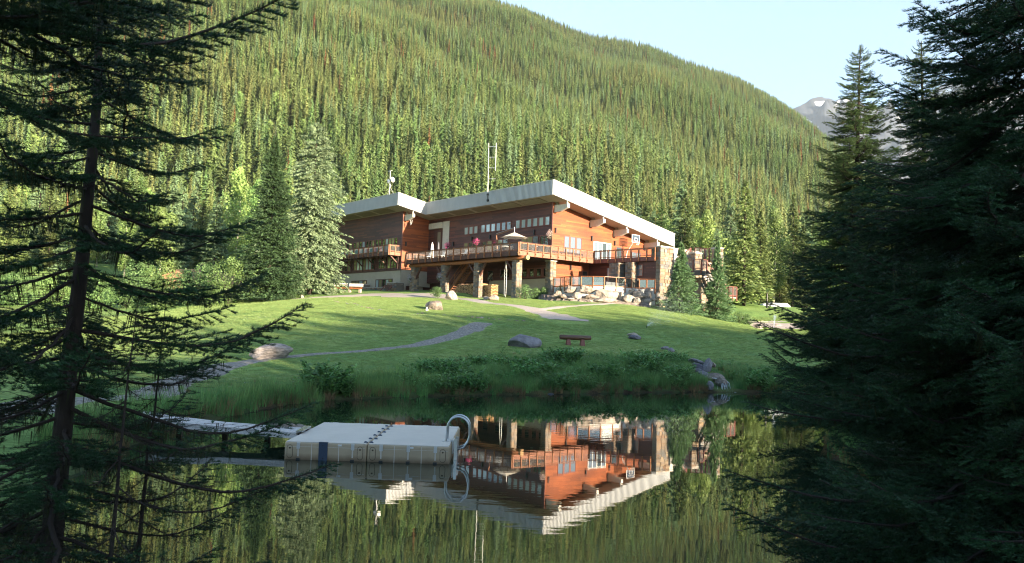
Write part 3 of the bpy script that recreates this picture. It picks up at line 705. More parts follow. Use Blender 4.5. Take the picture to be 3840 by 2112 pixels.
# individual trees of the forest edge (seen standing singly behind and beside the lodge)
r = np.random.default_rng(99); placed = []
def free(x, y, rad):
    for (a, b2, c) in placed:
        if (a - x) ** 2 + (b2 - y) ** 2 < (rad + c) ** 2: return False
    placed.append((x, y, rad)); return True
def lodge_clear(x, y, m=3.5):
    d = np.array([x, y, 0]) - G(0, 0); a = d @ UU; b = d @ VV
    return not (-15 - m < a < 52 + m and -9 - m < b < 21 + m)
named = [(2475, 110, 0, 13.5, 2, 'tall bluish conifer just right of the roof end'), (2560, 118, 1, 14, 0, 'tall olive conifer behind the outdoor stairs'), (2790, 97, 0, 15.5, 2, 'very tall dark conifer right of the stone chimney pier'), (2850, 103, 3, 12.5, 0, 'broad dark conifer beside the parked car'),
         (2650, 124, 1, 15, 0, 'brownish olive conifer behind the stone chimney pier'), (2905, 112, 9, 13, 0, 'bright yellow green aspen right of the very tall dark conifer'), (3010, 104, 3, 11, 0, 'dark conifer behind the pale canopy at right'), (2400, 128, 2, 13, 0, 'blue green conifer showing above the low end of the roof'),
         (950, 112, 9, 15, 0, 'light green birch left of the tall dense spruce'), (880, 118, 9, 17, 1, 'light green aspen with a thin pale trunk at the forest edge'), (800, 108, 2, 13, 0, 'pale conifer between the birches and the shrubs'), (1330, 150, 3, 17, 0, 'conifer rising behind the left roof wing'), (1400, 146, 0, 15, 0, 'dark conifer beside the dish mast'),
         (2100, 150, 9, 13, 0, 'yellow green tree behind the highest corner of the roof'), (2200, 140, 9, 12, 0, 'yellow green tree behind the sloping roof edge'), (1740, 150, 9, 15, 0, 'yellow green aspen behind the valley of the roof'), (600, 98, 9, 12, 0, 'light green tree low at the forest edge seen through the left spruce')]
def edge_tree(px, d, kind, H, lab, group=None, rnd=None):
    x = by_depth(px, 1056, d)[0]; z = float(gz(x, d)); placed.append((x, d, 1.5))
    if kind == 9: tree2('aspen_tree', lab, 'tree', (x, d, z), LM[int(H) % 2], TP, H / 11.5, random.uniform(0, 6), group)
    else: tree2('conifer_tree', lab, 'tree', (x, d, z), CM[kind], TR[14], H / 14, random.uniform(0, 6), group)
for px, d, k, H, _, lab in named: edge_tree(px, d, k, H, lab)
cnt = 0; tries = 0
while cnt < 262 and tries < 20000:
    tries += 1
    d = 104 + 78 * r.random() ** 1.1; px = r.uniform(-150, 3500); x = by_depth(px, 1056, d)[0]
    if not lodge_clear(x, d, 5): continue
    if px < 1250 and d < 112: continue
    if not free(x, d, 1.55): continue
    z = float(gz(x, d)); zone = ('at the far left' if px < 560 else 'left of the two big spruces' if px < 1250 else 'behind the left roof wing' if px < 1600 else 'behind the middle of the roof' if px < 2080 else 'behind the sloping roof edge' if px < 2540 else 'right of the lodge' if px < 2900 else 'behind the right foreground spruces')
    row = 'front row' if d < 125 else ('middle rows' if d < 152 else 'back rows'); isleaf = (r.random() < (.32 if d < 150 else .12))
    if isleaf: edge = tree2('aspen_tree', 'yellow green broadleaf tree %s, forest edge %s' % (zone, row), 'tree', (x, d, z), LM[r.integers(0, 2)], TP, r.uniform(.7, 1.15), r.uniform(0, 6), 'broadleaf trees of the forest edge')
    else:
        kk = r.integers(0, 4); tree2('conifer_tree', '%s conifer %s, forest edge %s' % (('green', 'olive green', 'blue green', 'slim green')[kk], zone, row), 'tree', (x, d, z), CM[kk], TR[14], r.uniform(.55, 1.08), r.uniform(0, 6), 'conifers of the forest edge', sz=r.uniform(.95, 1.2))
    cnt += 1

# the forest that covers the mountain: one mass of tens of thousands of trees
src = bpy.data.collections.new('forest_kinds')
def crown_far(name, H, Rb, nbr, seed, mt):
    r = np.random.default_rng(seed); V = []
    f = 0.02 + .98 * (np.arange(nbr) + r.random(nbr)) / nbr; f = 1 - (1 - f) ** .8
    phi = r.uniform(0, 6.283, nbr); l = Rb * (1 - f) ** .75 * r.uniform(.6, 1.2, nbr) + .12
    d = np.stack([np.cos(phi), np.sin(phi), 0 * phi], 1); s = np.stack([-np.sin(phi), np.cos(phi), 0 * phi], 1)
    o = np.zeros((nbr, 3)); o[:, 2] = f * H + .25; c = d * l[:, None]; c[:, 2] += f * H - l * r.uniform(.25, .6, nbr)
    wd = (l * .42)[:, None]; mdl = (o + c) * .5; m1 = mdl + s * wd; m2 = mdl - s * wd; m1[:, 2] -= .2; m2[:, 2] -= .2
    V = np.stack([o, m2, c, m1], 1).reshape(-1, 3)
    return mesh_np(name, V, np.arange(len(V)).reshape(-1, 4), mt)
kinds = [crown_far('far_conifer', 14, 2.0, 130, 1, MT['needle_mid']), crown_far('far_conifer', 14, 1.7, 130, 2, MT['needle_olive']), crown_far('far_conifer', 14, 2.3, 130, 3, MT['needle_mid']), crown_far('far_conifer', 14, 2.0, 130, 4, MT['needle_blue']),
         crown_leafy('far_leafy', 9, 2.4, 500, 5, MT['leaf_light'], .8, .1, 8), crown_far('far_dry', 13, 1.5, 90, 6, MT['needle_dry'])]
kobs = []
for i, me in enumerate(kinds):
    o = bpy.data.objects.new('forest_kind_%02d' % i, me); src.objects.link(o); kobs.append(o)
def scatter(name, pts, idx, scl, rot, coll, label, cat, zscale=None):
    me = bpy.data.meshes.new(name); me.vertices.add(len(pts)); me.vertices.foreach_set('co', np.asarray(pts, np.float32).ravel())
    for nme, ty, arr in (('idx', 'INT', idx), ('rz', 'FLOAT', rot)):
        a = me.attributes.new(nme, ty, 'POINT'); a.data.foreach_set('value', np.asarray(arr, np.int32 if ty == 'INT' else np.float32))
    a = me.attributes.new('scl', 'FLOAT_VECTOR', 'POINT'); S = np.stack([scl, scl, scl * (zscale if zscale is not None else 1)], 1); a.data.foreach_set('vector', S.astype(np.float32).ravel())
    o = link(name, me)
    g = bpy.data.node_groups.new(name + '_nodes', 'GeometryNodeTree')
    g.interface.new_socket('Geometry', in_out='INPUT', socket_type='NodeSocketGeometry'); g.interface.new_socket('Geometry', in_out='OUTPUT', socket_type='NodeSocketGeometry')
    n = g.nodes; l = g.links; gi = n.new('NodeGroupInput'); go = n.new('NodeGroupOutput')
    ci = n.new('GeometryNodeCollectionInfo'); ci.inputs['Collection'].default_value = coll; ci.inputs['Separate Children'].default_value = True; ci.inputs['Reset Children'].default_value = True
    ip = n.new('GeometryNodeInstanceOnPoints'); ip.inputs['Pick Instance'].default_value = True
    def na(nm, ty):
        q = n.new('GeometryNodeInputNamedAttribute'); q.data_type = ty; q.inputs[0].default_value = nm
        return [s for s in q.outputs if s.enabled and s.name == 'Attribute'][0]
    cx = n.new('ShaderNodeCombineXYZ'); l.new(na('rz', 'FLOAT'), cx.inputs[2])
    l.new(gi.outputs[0], ip.inputs['Points']); l.new(ci.outputs[0], ip.inputs['Instance']); l.new(na('idx', 'INT'), ip.inputs['Instance Index'])
    l.new(cx.outputs[0], ip.inputs['Rotation']); l.new(na('scl', 'FLOAT_VECTOR'), ip.inputs['Scale']); l.new(ip.outputs[0], go.inputs[0])
    md = o.modifiers.new('scatter', 'NODES'); md.node_group = g
    tag(o, label, cat, kind='stuff'); return o
r = np.random.default_rng(5)
pts = []
d = 150.0
while d < RIDGE + 70:
    sp = 2.85 + 1.15 * (d - 150) / 1000
    xs = np.arange(-0.80 * d, 0.80 * d, sp); X = xs + r.uniform(-.5, .5, len(xs)) * sp; Y = d + r.uniform(-.6, .6, len(xs)) * sp
    pts.append(np.stack([X, Y], 1)); d += sp * (1.0 if d < 400 else 1.2)
P = np.vstack(pts)
P = P[[k for k in range(len(P)) if P[k, 1] > 184 or lodge_clear(P[k, 0], P[k, 1], 6)]]
pa = np.array(placed); near = P[:, 1] < 186
dd = np.full(len(P), 99.0); 
for k in np.where(near)[0]: dd[k] = np.sqrt(((pa[:, :2] - P[k]) ** 2).sum(1)).min()
P = P[dd > 2.4]
Z = gz(P[:, 0], P[:, 1])
dens = fbm(P[:, 0], P[:, 1], 90, 77, 3); n = len(P); u = r.random(n)
idx = r.integers(0, 4, n); pat = fbm(P[:, 0], P[:, 1], 140, 21, 3) + .35 * r.normal(size=n)
idx = np.where(pat > .55, 1, idx); idx = np.where(pat < -.5, 0, idx)
low = np.clip(1 - (P[:, 1] - 170) / 260, 0, 1)
idx = np.where(u < low * .17 + .008 + .05 * (pat > .8) * low, 4, idx)
red = fbm(P[:, 0], P[:, 1], 60, 31, 2) > .55; idx = np.where((r.random(n) < np.where(red & (P[:, 1] > 350), .07, .008)), 5, idx)
scl = r.uniform(.42, 1.1, n) * np.clip(1.15 - .42 * (P[:, 1] / RIDGE), .68, 1.2)
keep = ~((dens < -.75) & (r.random(n) < .45)); 
scatter('mountain_forest', np.stack([P[:, 0], P[:, 1], Z - .4], 1)[keep], idx[keep], scl[keep], r.uniform(0, 6.28, n)[keep], src, 'dense conifer forest covering the whole mountainside', 'forest', zscale=np.full(keep.sum(), 1.1))
# woods around the viewer, to the right and behind: what shades the pond and the lower lawn
pts = []; zs = []
r = np.random.default_rng(8)
def belt(x0, x1, y0, y1, n, smin, smax):
    for _ in range(n):
        x = r.uniform(x0, x1); y = r.uniform(y0, y1)
        if y > 0 and abs(x) < y * .74 + 1: continue
        if x * x + y * y < 36: continue
        pts.append((x, y, float(gz(x, y)) - .2)); zs.append(r.uniform(smin, smax))
belt(24, 31, -14, 6, 36, .42, .6); belt(31, 40, -14, 6, 70, .76, .92); belt(40, 52, -14, 6, 100, .98, 1.2); belt(52, 70, -14, 6, 160, 1.12, 1.32); belt(70, 150, -14, 6, 420, 1.16, 1.44)
belt(13, 38, -30, -9, 170, .72, .92)
belt(-30, 18, -34, -12, 60, .35, .55); belt(60, 190, -36, -14, 300, 1.05, 1.35)
belt(40, 110, 6, 20, 40, .4, .6)
pts = np.array(pts); zs = np.array(zs)
scatter('shade_forest', pts, r.integers(0, 4, len(pts)), zs, r.uniform(0, 6.28, len(pts)), src, 'spruce woods around the viewpoint that shade the pond', 'forest')

# ------------------------------------------------------------------ the lodge
# local frame: X = -a (towards the right end), Y = b (towards the back), Z up; origin under the highest roof corner
o0 = G(0, 0)
lodge = empty('lodge', (o0[0], o0[1], 0), -PS)
tag(lodge, 'large timber clad mountain lodge with white metal fascia, stone columns and long decks', 'lodge')
SLP = 0.183
def roofz(b): return 18.54 - SLP * b
def sub(name, me_or_mb, parent, **k):
    return me_or_mb.build(name, parent, **k)
# roof slab with stepped high edge
def prism(mb, poly, zt, zb, m_side, m_top, m_bot):
    n = len(poly); top = [(-a, b, zt(b)) for a, b in poly]; bot = [(-a, b, zb(b)) for a, b in poly]
    mb.add(top, [list(range(n))], m_top); mb.add(bot, [list(range(n))[::-1]], m_bot)
    for i in range(n):
        j = (i + 1) % n; mb.add([bot[i], bot[j], top[j], top[i]], [(0, 1, 2, 3)], m_side)
mb = MB(); poly = [(0, 0), (24.27, 0), (24.27, -4.18), (50, -4.18), (50, 20.44), (0, 20.44)]
prism(mb, [(a + (0.05 if a < 1 else 0), b + (.05 if b < 1 else 0)) for a, b in poly], roofz, lambda b: roofz(b) - 1.50, MT['metal_fascia'], MT['metal_fascia'], MT['soffit'])
sub('roof', mb, lodge)
# corrugated fascia panels: each run one part, its ribs real geometry
def fascia(pa, pb, outward):
    mb = MB(); pa = np.array(pa, float); pb = np.array(pb, float); L = np.hypot(*(pb - pa)); n = int(L / .2); ox, oy = outward
    for i in range(n):
        t0 = i / n; t1 = (i + .55) / n; t2 = (i + 1) / n
        A = pa + (pb - pa) * t0; B = pa + (pb - pa) * t1; C2 = pa + (pb - pa) * t2
        h = .085; eps = .012
        for (P, Q, d) in ((A, B, h), (B, C2, eps)):
            a0, b0 = P; a1, b1 = Q
            q = [(-a0 + ox * d, b0 + oy * d, roofz(b0) + .02), (-a1 + ox * d, b1 + oy * d, roofz(b1) + .02), (-a1 + ox * d, b1 + oy * d, roofz(b1) - 1.54), (-a0 + ox * d, b0 + oy * d, roofz(b0) - 1.54)]
            mb.add(q, [(0, 1, 2, 3)], MT['metal_fascia'])
        a1, b1 = B; mb.add([(-a1 + ox * h, b1 + oy * h, roofz(b1)), (-a1 + ox * eps, b1 + oy * eps, roofz(b1)), (-a1 + ox * eps, b1 + oy * eps, roofz(b1) - 1.54), (-a1 + ox * h, b1 + oy * h, roofz(b1) - 1.54)], [(0, 1, 2, 3)], MT['metal_fascia'])
        a1, b1 = A; mb.add([(-a1 + ox * h, b1 + oy * h, roofz(b1)), (-a1, b1, roofz(b1)), (-a1, b1, roofz(b1) - 1.54), (-a1 + ox * h, b1 + oy * h, roofz(b1) - 1.54)], [(0, 1, 2, 3)], MT['metal_fascia'])
    sub('fascia', mb, lodge)
fascia((0, 0), (24.27, 0), (0, -1)); fascia((24.27, -4.18), (50, -4.18), (0, -1)); fascia((24.27, -4.18), (24.27, 0), (1, 0)); fascia((0, 0), (0, 20.44), (1, 0))
mb = MB()
for (p, q2) in (((0, 0), (24.2, 0)), ((24.27, -4.18), (50, -4.18))): mb.bar((-p[0] + .03, p[1] - .05, roofz(p[1]) + .04), (-q2[0], q2[1] - .05, roofz(q2[1]) + .04), .14, .05, MT['galv'])
for (p, q2) in (((0, -.08), (0, 20.44)), ((24.27, -4.2), (24.27, -.1))): mb.bar((-p[0] + .05, p[1], roofz(p[1]) + .045), (-q2[0] + .05, q2[1], roofz(q2[1]) + .045), .14, .05, MT['galv'])
sub('roof_flashing', mb, lodge)
# soffit panels between the outriggers
def sofz(b): return roofz(b) - 1.54
for i in range(5):
    a0 = 2.6 + i * 4.4
    mb = MB(); vs = []
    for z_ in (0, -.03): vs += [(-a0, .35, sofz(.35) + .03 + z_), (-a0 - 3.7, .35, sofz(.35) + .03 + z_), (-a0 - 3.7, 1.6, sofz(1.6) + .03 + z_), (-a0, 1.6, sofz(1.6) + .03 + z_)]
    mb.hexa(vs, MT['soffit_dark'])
    if i in (0, 1):
        for k in range(5): bb = .5 + k * .22; mb.box((-a0 - .15, bb, sofz(bb) - .045), (-a0 - 3.55, bb + .06, sofz(bb) - .005), MT['soffit'])
    sub('soffit_panel', mb, lodge)
for i in range(5):
    a0 = 27.6 + i * 4.5; mb = MB(); vs = []
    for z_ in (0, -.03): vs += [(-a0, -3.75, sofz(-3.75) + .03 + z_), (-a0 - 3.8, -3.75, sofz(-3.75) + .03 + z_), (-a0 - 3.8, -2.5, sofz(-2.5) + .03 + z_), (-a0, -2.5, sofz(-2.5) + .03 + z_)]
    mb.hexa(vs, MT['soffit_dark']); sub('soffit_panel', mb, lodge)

# walls ------------------------------------------------------------
def siding_b(name, a0, a1, b, z0, z1, parent=lodge, sm='siding_shaded'):
    """lap boards on a wall facing -b"""
    mb = MB(); z = z0
    while z < z1 - .01:
        h = min(.16, z1 - z); mb.add([(-a0, b - .025, z), (-a1, b - .025, z), (-a1, b - .004, z + h), (-a0, b - .004, z + h)], [(1, 0, 3, 2)], MT[sm])
        mb.add([(-a0, b, z), (-a1, b, z), (-a1, b - .025, z), (-a0, b - .025, z)], [(0, 1, 2, 3)], MT[sm]); z += h
    mb.box((-a0, b + .002, z0), (-a1, b + .2, z1), MT[sm])
    return sub(name, mb, parent)
def siding_a(name, a, b0, b1, z0, z1, parent=lodge, roofclip=True):
    """lap boards on a wall facing -a (towards +X)"""
    mb = MB(); z = z0
    while z < z1 - .01:
        h = min(.16, z1 - z); be = b1
        if roofclip: be = min(b1, (17.25 - z) / SLP)
        if be > b0:
            x = -a; mb.add([(x + .025, b0, z), (x + .025, be, z), (x + .004, be, z + h), (x + .004, b0, z + h)], [(0, 1, 2, 3)], MT['siding'])
            mb.add([(x, b0, z), (x + .025, b0, z), (x + .025, be, z), (x, be, z)], [(0, 1, 2, 3)], MT['siding'])
            mb.box((x - .2, b0 + .003, z), (x + .002, be, z + h), MT['siding'])
        z += h
    return sub(name, mb, parent)
FB, RA, LB, WA = 1.95, 2.1, -2.1, 26.3          # front wall, right wall, left wing front, wing return
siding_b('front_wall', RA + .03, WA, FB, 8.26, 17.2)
siding_a('right_wall', RA, FB, 18.6, 10.4, 17.1)
siding_a('right_wall', RA, FB, 7.8, 6.6, 10.38, roofclip=False)
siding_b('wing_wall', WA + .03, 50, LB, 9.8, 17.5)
siding_a('wing_return_wall', WA, LB, FB, 9.8, 17.4, roofclip=False)
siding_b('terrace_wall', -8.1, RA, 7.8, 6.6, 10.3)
mb = MB(); mb.box((-RA, FB + .02, 4.9), (-13.0, FB + .2, 8.25), MT['stucco']); sub('stucco_base', mb, lodge)
mb = MB(); mb.box((-13.0, FB + .5, 4.9), (-WA, FB + .7, 8.25), MT['timber_dark']); sub('basement_wall', mb, lodge)
mb = MB(); mb.box((-WA - .03, LB + .02, 6.2), (-50, LB + .2, 9.8), MT['stucco']); mb.box((-WA - .2, LB + .02, 7.75), (-WA - .01, FB + 1.3, 9.8), MT['stucco']); mb.box((-WA - .2, LB + .02, 6.2), (-WA - .01, LB + .8, 7.75), MT['stucco']); sub('stucco_base', mb, lodge)
mb = MB(); mb.box((-WA - .5, LB + .8, 6.2), (-WA - .3, FB + 1.3, 7.75), MT['timber_dark']); mb.box((-WA - .3, -.6, 6.3), (-WA - .24, .2, 7.7), MT['stucco']); mb.box((-WA - .3, .4, 6.3), (-WA - .24, 1.5, 7.7), MT['stucco']); sub('low_doors', mb, lodge).name = 'low_door'
# dark interior core so that nothing shows through
mb = MB(); mb.box((-RA - .25, FB + .75, 6), (-49.9, 17.5, 15.2), MT['dark']); sub('building_core', mb, lodge)
mb = MB(); mb.box((-WA - .25, LB + .25, 9.9), (-49.9, FB + .7, 16.0), MT['dark']); sub('building_core', mb, lodge)
# corner boards and belly band
mb = MB(); mb.box((-RA - .16, FB - .05, 6.4), (-RA + .05, FB + .002, 16.9), MT['trim']); sub('corner_board', mb, lodge)
mb = MB(); mb.box((-WA - .16, LB - .05, 9.8), (-WA + .05, LB + .002, 17.2), MT['trim']); sub('corner_board', mb, lodge)
mb = MB(); mb.box((-WA - .03, LB - .06, 9.72), (-50, LB - .002, 9.9), MT['timber_dark']); sub('band_board', mb, lodge)

def window(plane, c, lo, hi, z0, z1, panes, trimw=.07, parent=lodge, mullion=.06, proud=.07, name='window', frame=None):
    """plane 'b': wall facing -b at b=c between a=lo..hi; plane 'a': wall facing -a at a=c between b=lo..hi.
    panes: list of material names, one part each"""
    fm = frame or MT['trim']; n = len(panes); w_ = (hi - lo - trimw * 2 - mullion * (n - 1)) / n
    def bx(mb, s0, s1, za, zb, d0, d1, m):
        if plane == 'b': mb.box((-s0, c - d1, za), (-s1, c - d0, zb), m)
        else: mb.box((-c + d0, s0, za), (-c + d1, s1, zb), m)
    f = MB(); bx(f, lo, hi, z1 - trimw, z1, .0, proud, fm); bx(f, lo, hi, z0, z0 + trimw, .0, proud + .02, fm)
    bx(f, lo, lo + trimw, z0 + trimw, z1 - trimw, .0, proud - .003, fm); bx(f, hi - trimw, hi, z0 + trimw, z1 - trimw, .0, proud - .003, fm)
    for i in range(1, n): s = lo + trimw + i * w_ + (i - 1) * mullion; bx(f, s, s + mullion, z0 + trimw, z1 - trimw, .0, proud - .006, fm)
    fo = f.build(name, parent)
    for i, pm in enumerate(panes):
        s = lo + trimw + i * (w_ + mullion); g = MB(); bx(g, s + .005, s + w_ - .005, z0 + trimw + .005, z1 - trimw - .005, .028, .034, MT[pm]); g.build('pane', fo)
    return fo
B_, D_, S_, C_ = 'pane_blind', 'pane_dark', 'pane_sky', 'pane_curtain'
# upper row of the main front, three groups (a runs right to left)
window('b', FB, 2.5, 8.35, 14.13, 15.17, [B_] * 6, mullion=.36)
window('b', FB, 9.15, 14.9, 14.13, 15.15, [D_, D_, D_, B_, B_, B_], mullion=.30)
window('b', FB, 15.5, 18.3, 14.12, 15.12, [B_, B_, B_], mullion=.34)
# lower row above the deck
window('b', FB, 2.6, 4.05, 10.8, 13.1, [D_, D_], mullion=.1, trimw=.1); 
window('b', FB, 4.3, 7.2, 11.6, 13.12, [S_, C_, C_], mullion=.12)
window('b', FB, 9.6, 14.6, 11.9, 13.12, [D_, C_, D_, C_, D_], mullion=.14)
window('b', FB, 15.6, 18.3, 12.0, 13.14, [D_, D_, C_], mullion=.2)
# right wall
window('a', RA, 3.75, 6.5, 11.25, 13.12, [S_, S_, S_], mullion=.26, trimw=.06)
window('a', RA, 8.4, 11.35, 10.72, 12.95, [S_, 'pane_sky', D_, S_], mullion=.12, trimw=.09, frame=MT['galv'], name='glass_door')
window('a', RA, 12.2, 13.25, 10.72, 12.7, ['timber_side'] if 'timber_side' in MT else [D_], trimw=.1, name='door')
window('a', RA, 15.0, 16.6, 11.5, 12.3, [S_, S_], trimw=.06)
window('a', RA, 6.7, 7.55, 8.35, 9.42, [D_], trimw=.06)
# lower front under the deck
window('b', FB, 2.4, 8.1, 8.42, 9.5, [D_, D_, D_, D_, D_], mullion=.5, trimw=.12)
window('b', FB, 9.15, 10.9, 8.5, 9.5, [D_], trimw=.05, name='dark_panel')
window('b', FB, 12.2, 13.3, 8.2, 9.5, [D_], trimw=.05, name='dark_panel')
# terrace wall
window('b', 7.8, -6.0, -4.65, 8.6, 9.92, [S_], trimw=.09)
mb = MB(); mb.box((4.75, 7.8 - .09, 9.3), (5.9, 7.8 - .001, 9.36), MT['trim']); sub('window_rail', mb, lodge)
window('b', 7.8, -2.1, -.75, 7.6, 9.75, [B_, ], trimw=.08)
window('b', 7.8, -4.15, -3.55, 7.3, 9.7, [D_], trimw=.03, name='doorway')
# left wing: upper band, lower band, basement windows
al = [D_, D_, D_, S_, D_, B_, D_, D_, C_, D_, D_, C_, D_, D_]
for k, (s, e, n) in enumerate([(27.4, 31.2, 5), (31.5, 33.0, 2), (33.3, 35.6, 3), (35.9, 39.2, 4), (39.5, 43.8, 5)]):
    window('b', LB, s, e, 12.2, 14.12, [random.choice([D_, D_, D_, B_, C_, S_]) for _ in range(n)], mullion=.2)
for s, e, n in [(27.4, 32.1, 6), (33.1, 38.8, 7), (39.8, 43.8, 5)]:
    window('b', LB, s, e, 10.05, 11.65, [random.choice([D_, D_, C_, B_]) for _ in range(n)], mullion=.16)
window('b', LB, 28.3, 32.6, 7.5, 8.68, [D_, B_, D_, C_, B_], mullion=.2, trimw=.1, frame=MT['timber_dark'])
window('b', LB, 35.0, 39.3, 7.15, 8.66, [C_, B_, C_, C_], mullion=.2, trimw=.1, frame=MT['timber_dark'])
window('b', LB, 41.7, 43.9, 7.7, 8.64, [D_, D_], mullion=.1, trimw=.1, frame=MT['timber_dark'])

# outriggers (white tapered beams) under the roof
def outrigger(a_wall, a_tip, b, ztop, dwall=.78, dtip=.42, th=.34):
    mb = MB(); x0, x1 = -a_wall, -a_tip; c = []
    ym, yp = b - th / 2, b + th / 2; xk = x0 + (x1 - x0) * .45
    for (xa, da), (xb, db) in (((x0, dwall), (xk, dwall - .03)), ((xk, dwall - .03), (x1, dtip))):
        mb.hexa([(xa, ym, ztop - da), (xb, ym, ztop - db), (xb, yp, ztop - db), (xa, yp, ztop - da), (xa, ym, ztop), (xb, ym, ztop), (xb, yp, ztop), (xa, yp, ztop)], MT['beam_white'])
    mb.box((x1 - .3, b - .07, ztop), (x1 - .16, b + .07, sofz(b) + .02), MT['galv']); mb.box((x0 + .1, b - .09, ztop), (x0 + .5, b + .09, sofz(b) + .02), MT['soffit_dark'])
    return sub('roof_beam', mb, lodge)
for b in (2.3, 7.95, 11.9, 17.4): outrigger(RA - .03, -.02, b, 16.32 - SLP * (b - 2.3))
outrigger(WA - .03, 24.35, -1.75, 16.95)
mb = MB(); mb.tube([(-24.7, -1.75, 16.2), (-24.8, -1.75, 15.7), (-25.0, -1.75, 15.55), (-25.15, -1.75, 15.9), (-25.1, -1.75, 16.2)], .025, MT['white'], 6); sub('cable_loop', mb, lodge)
# white pier and lintel at the alcove
mb = MB(); mb.box((-21.55, FB - .08, 10.7), (-22.95, FB - .03, 16.2), MT['beam_white']); sub('white_pier', mb, lodge)
mb = MB(); mb.box((-22.95, FB - .35, 15.38), (-25.85, FB - .035, 16.12), MT['beam_white']); sub('white_lintel', mb, lodge)
mb = MB(); mb.box((-23.0, FB - .055, 10.72), (-24.9, FB - .03, 15.36), MT['timber_dark']); mb.box((-23.4, FB - .08, 10.8), (-24.1, FB - .056, 14.9), MT['soffit_dark']); sub('alcove_door', mb, lodge)

# wall lamps
def sconce(plane, c, s, z):
    mb = MB()
    if plane == 'b': mb.box((-s - .07, c - .2, z), (-s + .07, c - .03, z + .5), MT['black_metal']); mb.box((-s - .1, c - .23, z + .5), (-s + .1, c - .03, z + .54), MT['black_metal'])
    else: mb.box((-c + .03, s - .07, z), (-c + .2, s + .07, z + .5), MT['black_metal']); mb.box((-c + .03, s - .1, z + .5), (-c + .23, s + .1, z + .54), MT['black_metal'])
    return sub('wall_lamp', mb, lodge)
for s in (5.0, 13.0, 16.6, 20.5): sconce('b', FB, s, 13.25 if s < 19 else 12.9)
for b, z in ((2.35, 13.3), (8.05, 12.95), (11.9, 12.75)): sconce('a', RA, b, z)
sconce('a', RA, 4.8, 9.35); sconce('a', WA, -1.6, 12.9)

# stone work: single stones as sub-parts of each column ---------------
stone_me = []
for i in range(8):
    rr = np.random.default_rng(300 + i); c = []
    for sx in (-.5, .5):
        for sy in (-.5, .5):
            for sz_ in (-.5, .5): c.append((sx * rr.uniform(.84, 1.0), sy * rr.uniform(.85, 1), sz_ * rr.uniform(.84, 1)))
    me = bpy.data.meshes.new('stone'); me.from_pydata(c, [], [(0, 1, 3, 2), (4, 6, 7, 5), (0, 4, 5, 1), (2, 3, 7, 6), (0, 2, 6, 4), (1, 5, 7, 3)]); me.materials.append(MT['stone']); me.update(); stone_me.append(me)
def stones_on_face(parent, p0, ux, width, z0, z1, nrm, seed, size=(.26, .5), hs=(.12, .26), depth=.14):
    """rows of stones on a vertical face: p0 start (x,y), ux direction unit, nrm outward"""
    rr = np.random.default_rng(seed); z = z0; ang = math.atan2(ux[1], ux[0]); N = 0
    while z < z1 - .05:
        h = min(rr.uniform(*hs), z1 - z); s = 0.0
        while s < width - .02:
            l = rr.uniform(*size); l = l if s + l < width - .12 else width - s
            c = (p0[0] + ux[0] * (s + l / 2) + nrm[0] * 0.0, p0[1] + ux[1] * (s + l / 2), z + h / 2)
            off = rr.uniform(.0, .035) - depth / 2 + .06
            o = link('stone', stone_me[rr.integers(0, 8)], parent, (c[0] + nrm[0] * off, c[1] + nrm[1] * off, c[2]), (0, 0, ang), (l * .99, depth, h * .98)); N += 1
            s += l
        z += h
    return N
def stone_column(a, b, w2, z0, z1, seed, cap=False, name='stone_column', faces=('f', 'r', 'l')):
    mb = MB(); h = w2 / 2 - .035; mb.box((-a - h, b - h, z0 - .6), (-a + h, b + h, z1), MT['mortar'])
    if cap: mb.box((-a - h - .12, b - h - .12, z1), (-a + h + .12, b + h + .12, z1 + .12), MT['stone_cap'])
    c = sub(name, mb, lodge); W2 = w2 / 2
    if 'f' in faces: stones_on_face(c, (-a - W2, b - W2 + .03), (1, 0), w2, z0 - .2, z1 - .01, (0, -1), seed)
    if 'r' in faces: stones_on_face(c, (-a + W2 - .03, b - W2), (0, 1), w2, z0 - .2, z1 - .01, (1, 0), seed + 1)
    if 'l' in faces: stones_on_face(c, (-a - W2 + .03, b - W2), (0, 1), w2, z0 - .2, z1 - .01, (-1, 0), seed + 2)
    return c
def gl(a, b): q = G(a, b); return float(gz(q[0], q[1]))
for i, a in enumerate((21.2, 14.76, 8.35, 1.7)): stone_column(a, -3.27, .72, gl(a, -3.4), 9.82, 400 + 5 * i, faces=('f', 'r'))
stone_column(1.45, 1.3, .78, gl(1.45, 1.3), 10.0, 440, cap=True, faces=('f', 'r'))
mb = MB(); stone_column(-2.8, 7.35, .0 + 1.35, 7.1, 10.1, 450, faces=('f', 'r')); stone_column(-4.7, 7.45, .95, 7.1, 10.1, 460, faces=('f', 'r'))

# log beam and braces under the deck
mb = MB(); pts = [(-.1 - 21.9 * t, -3.45, 9.98 + .02 * math.sin(t * 9)) for t in np.linspace(0, 1, 14)]
mb.tube(pts, [.24 + .02 * math.sin(i * 2.1) for i in range(14)], MT['timber'], 12); sub('log_beam', mb, lodge, smooth=True)
mb = MB(); mb.tube([(.2, -3.45, 9.98), (-.1, -3.45, 9.98)], [.25, .25], MT['log_end'], 10); sub('log_end', mb, lodge)
def brace(p, q2, w_=.2): mb = MB(); mb.bar(p, q2, w_, w_, MT['timber_dark']); return sub('brace', mb, lodge)
for a in (21.2, 14.76, 8.35, 1.7):
    if a > 2: brace((-a + .36, -3.3, 8.4), (-a + 1.6, -3.45, 9.85))
    if a < 21: brace((-a - .36, -3.3, 8.4), (-a - 1.6, -3.45, 9.85))
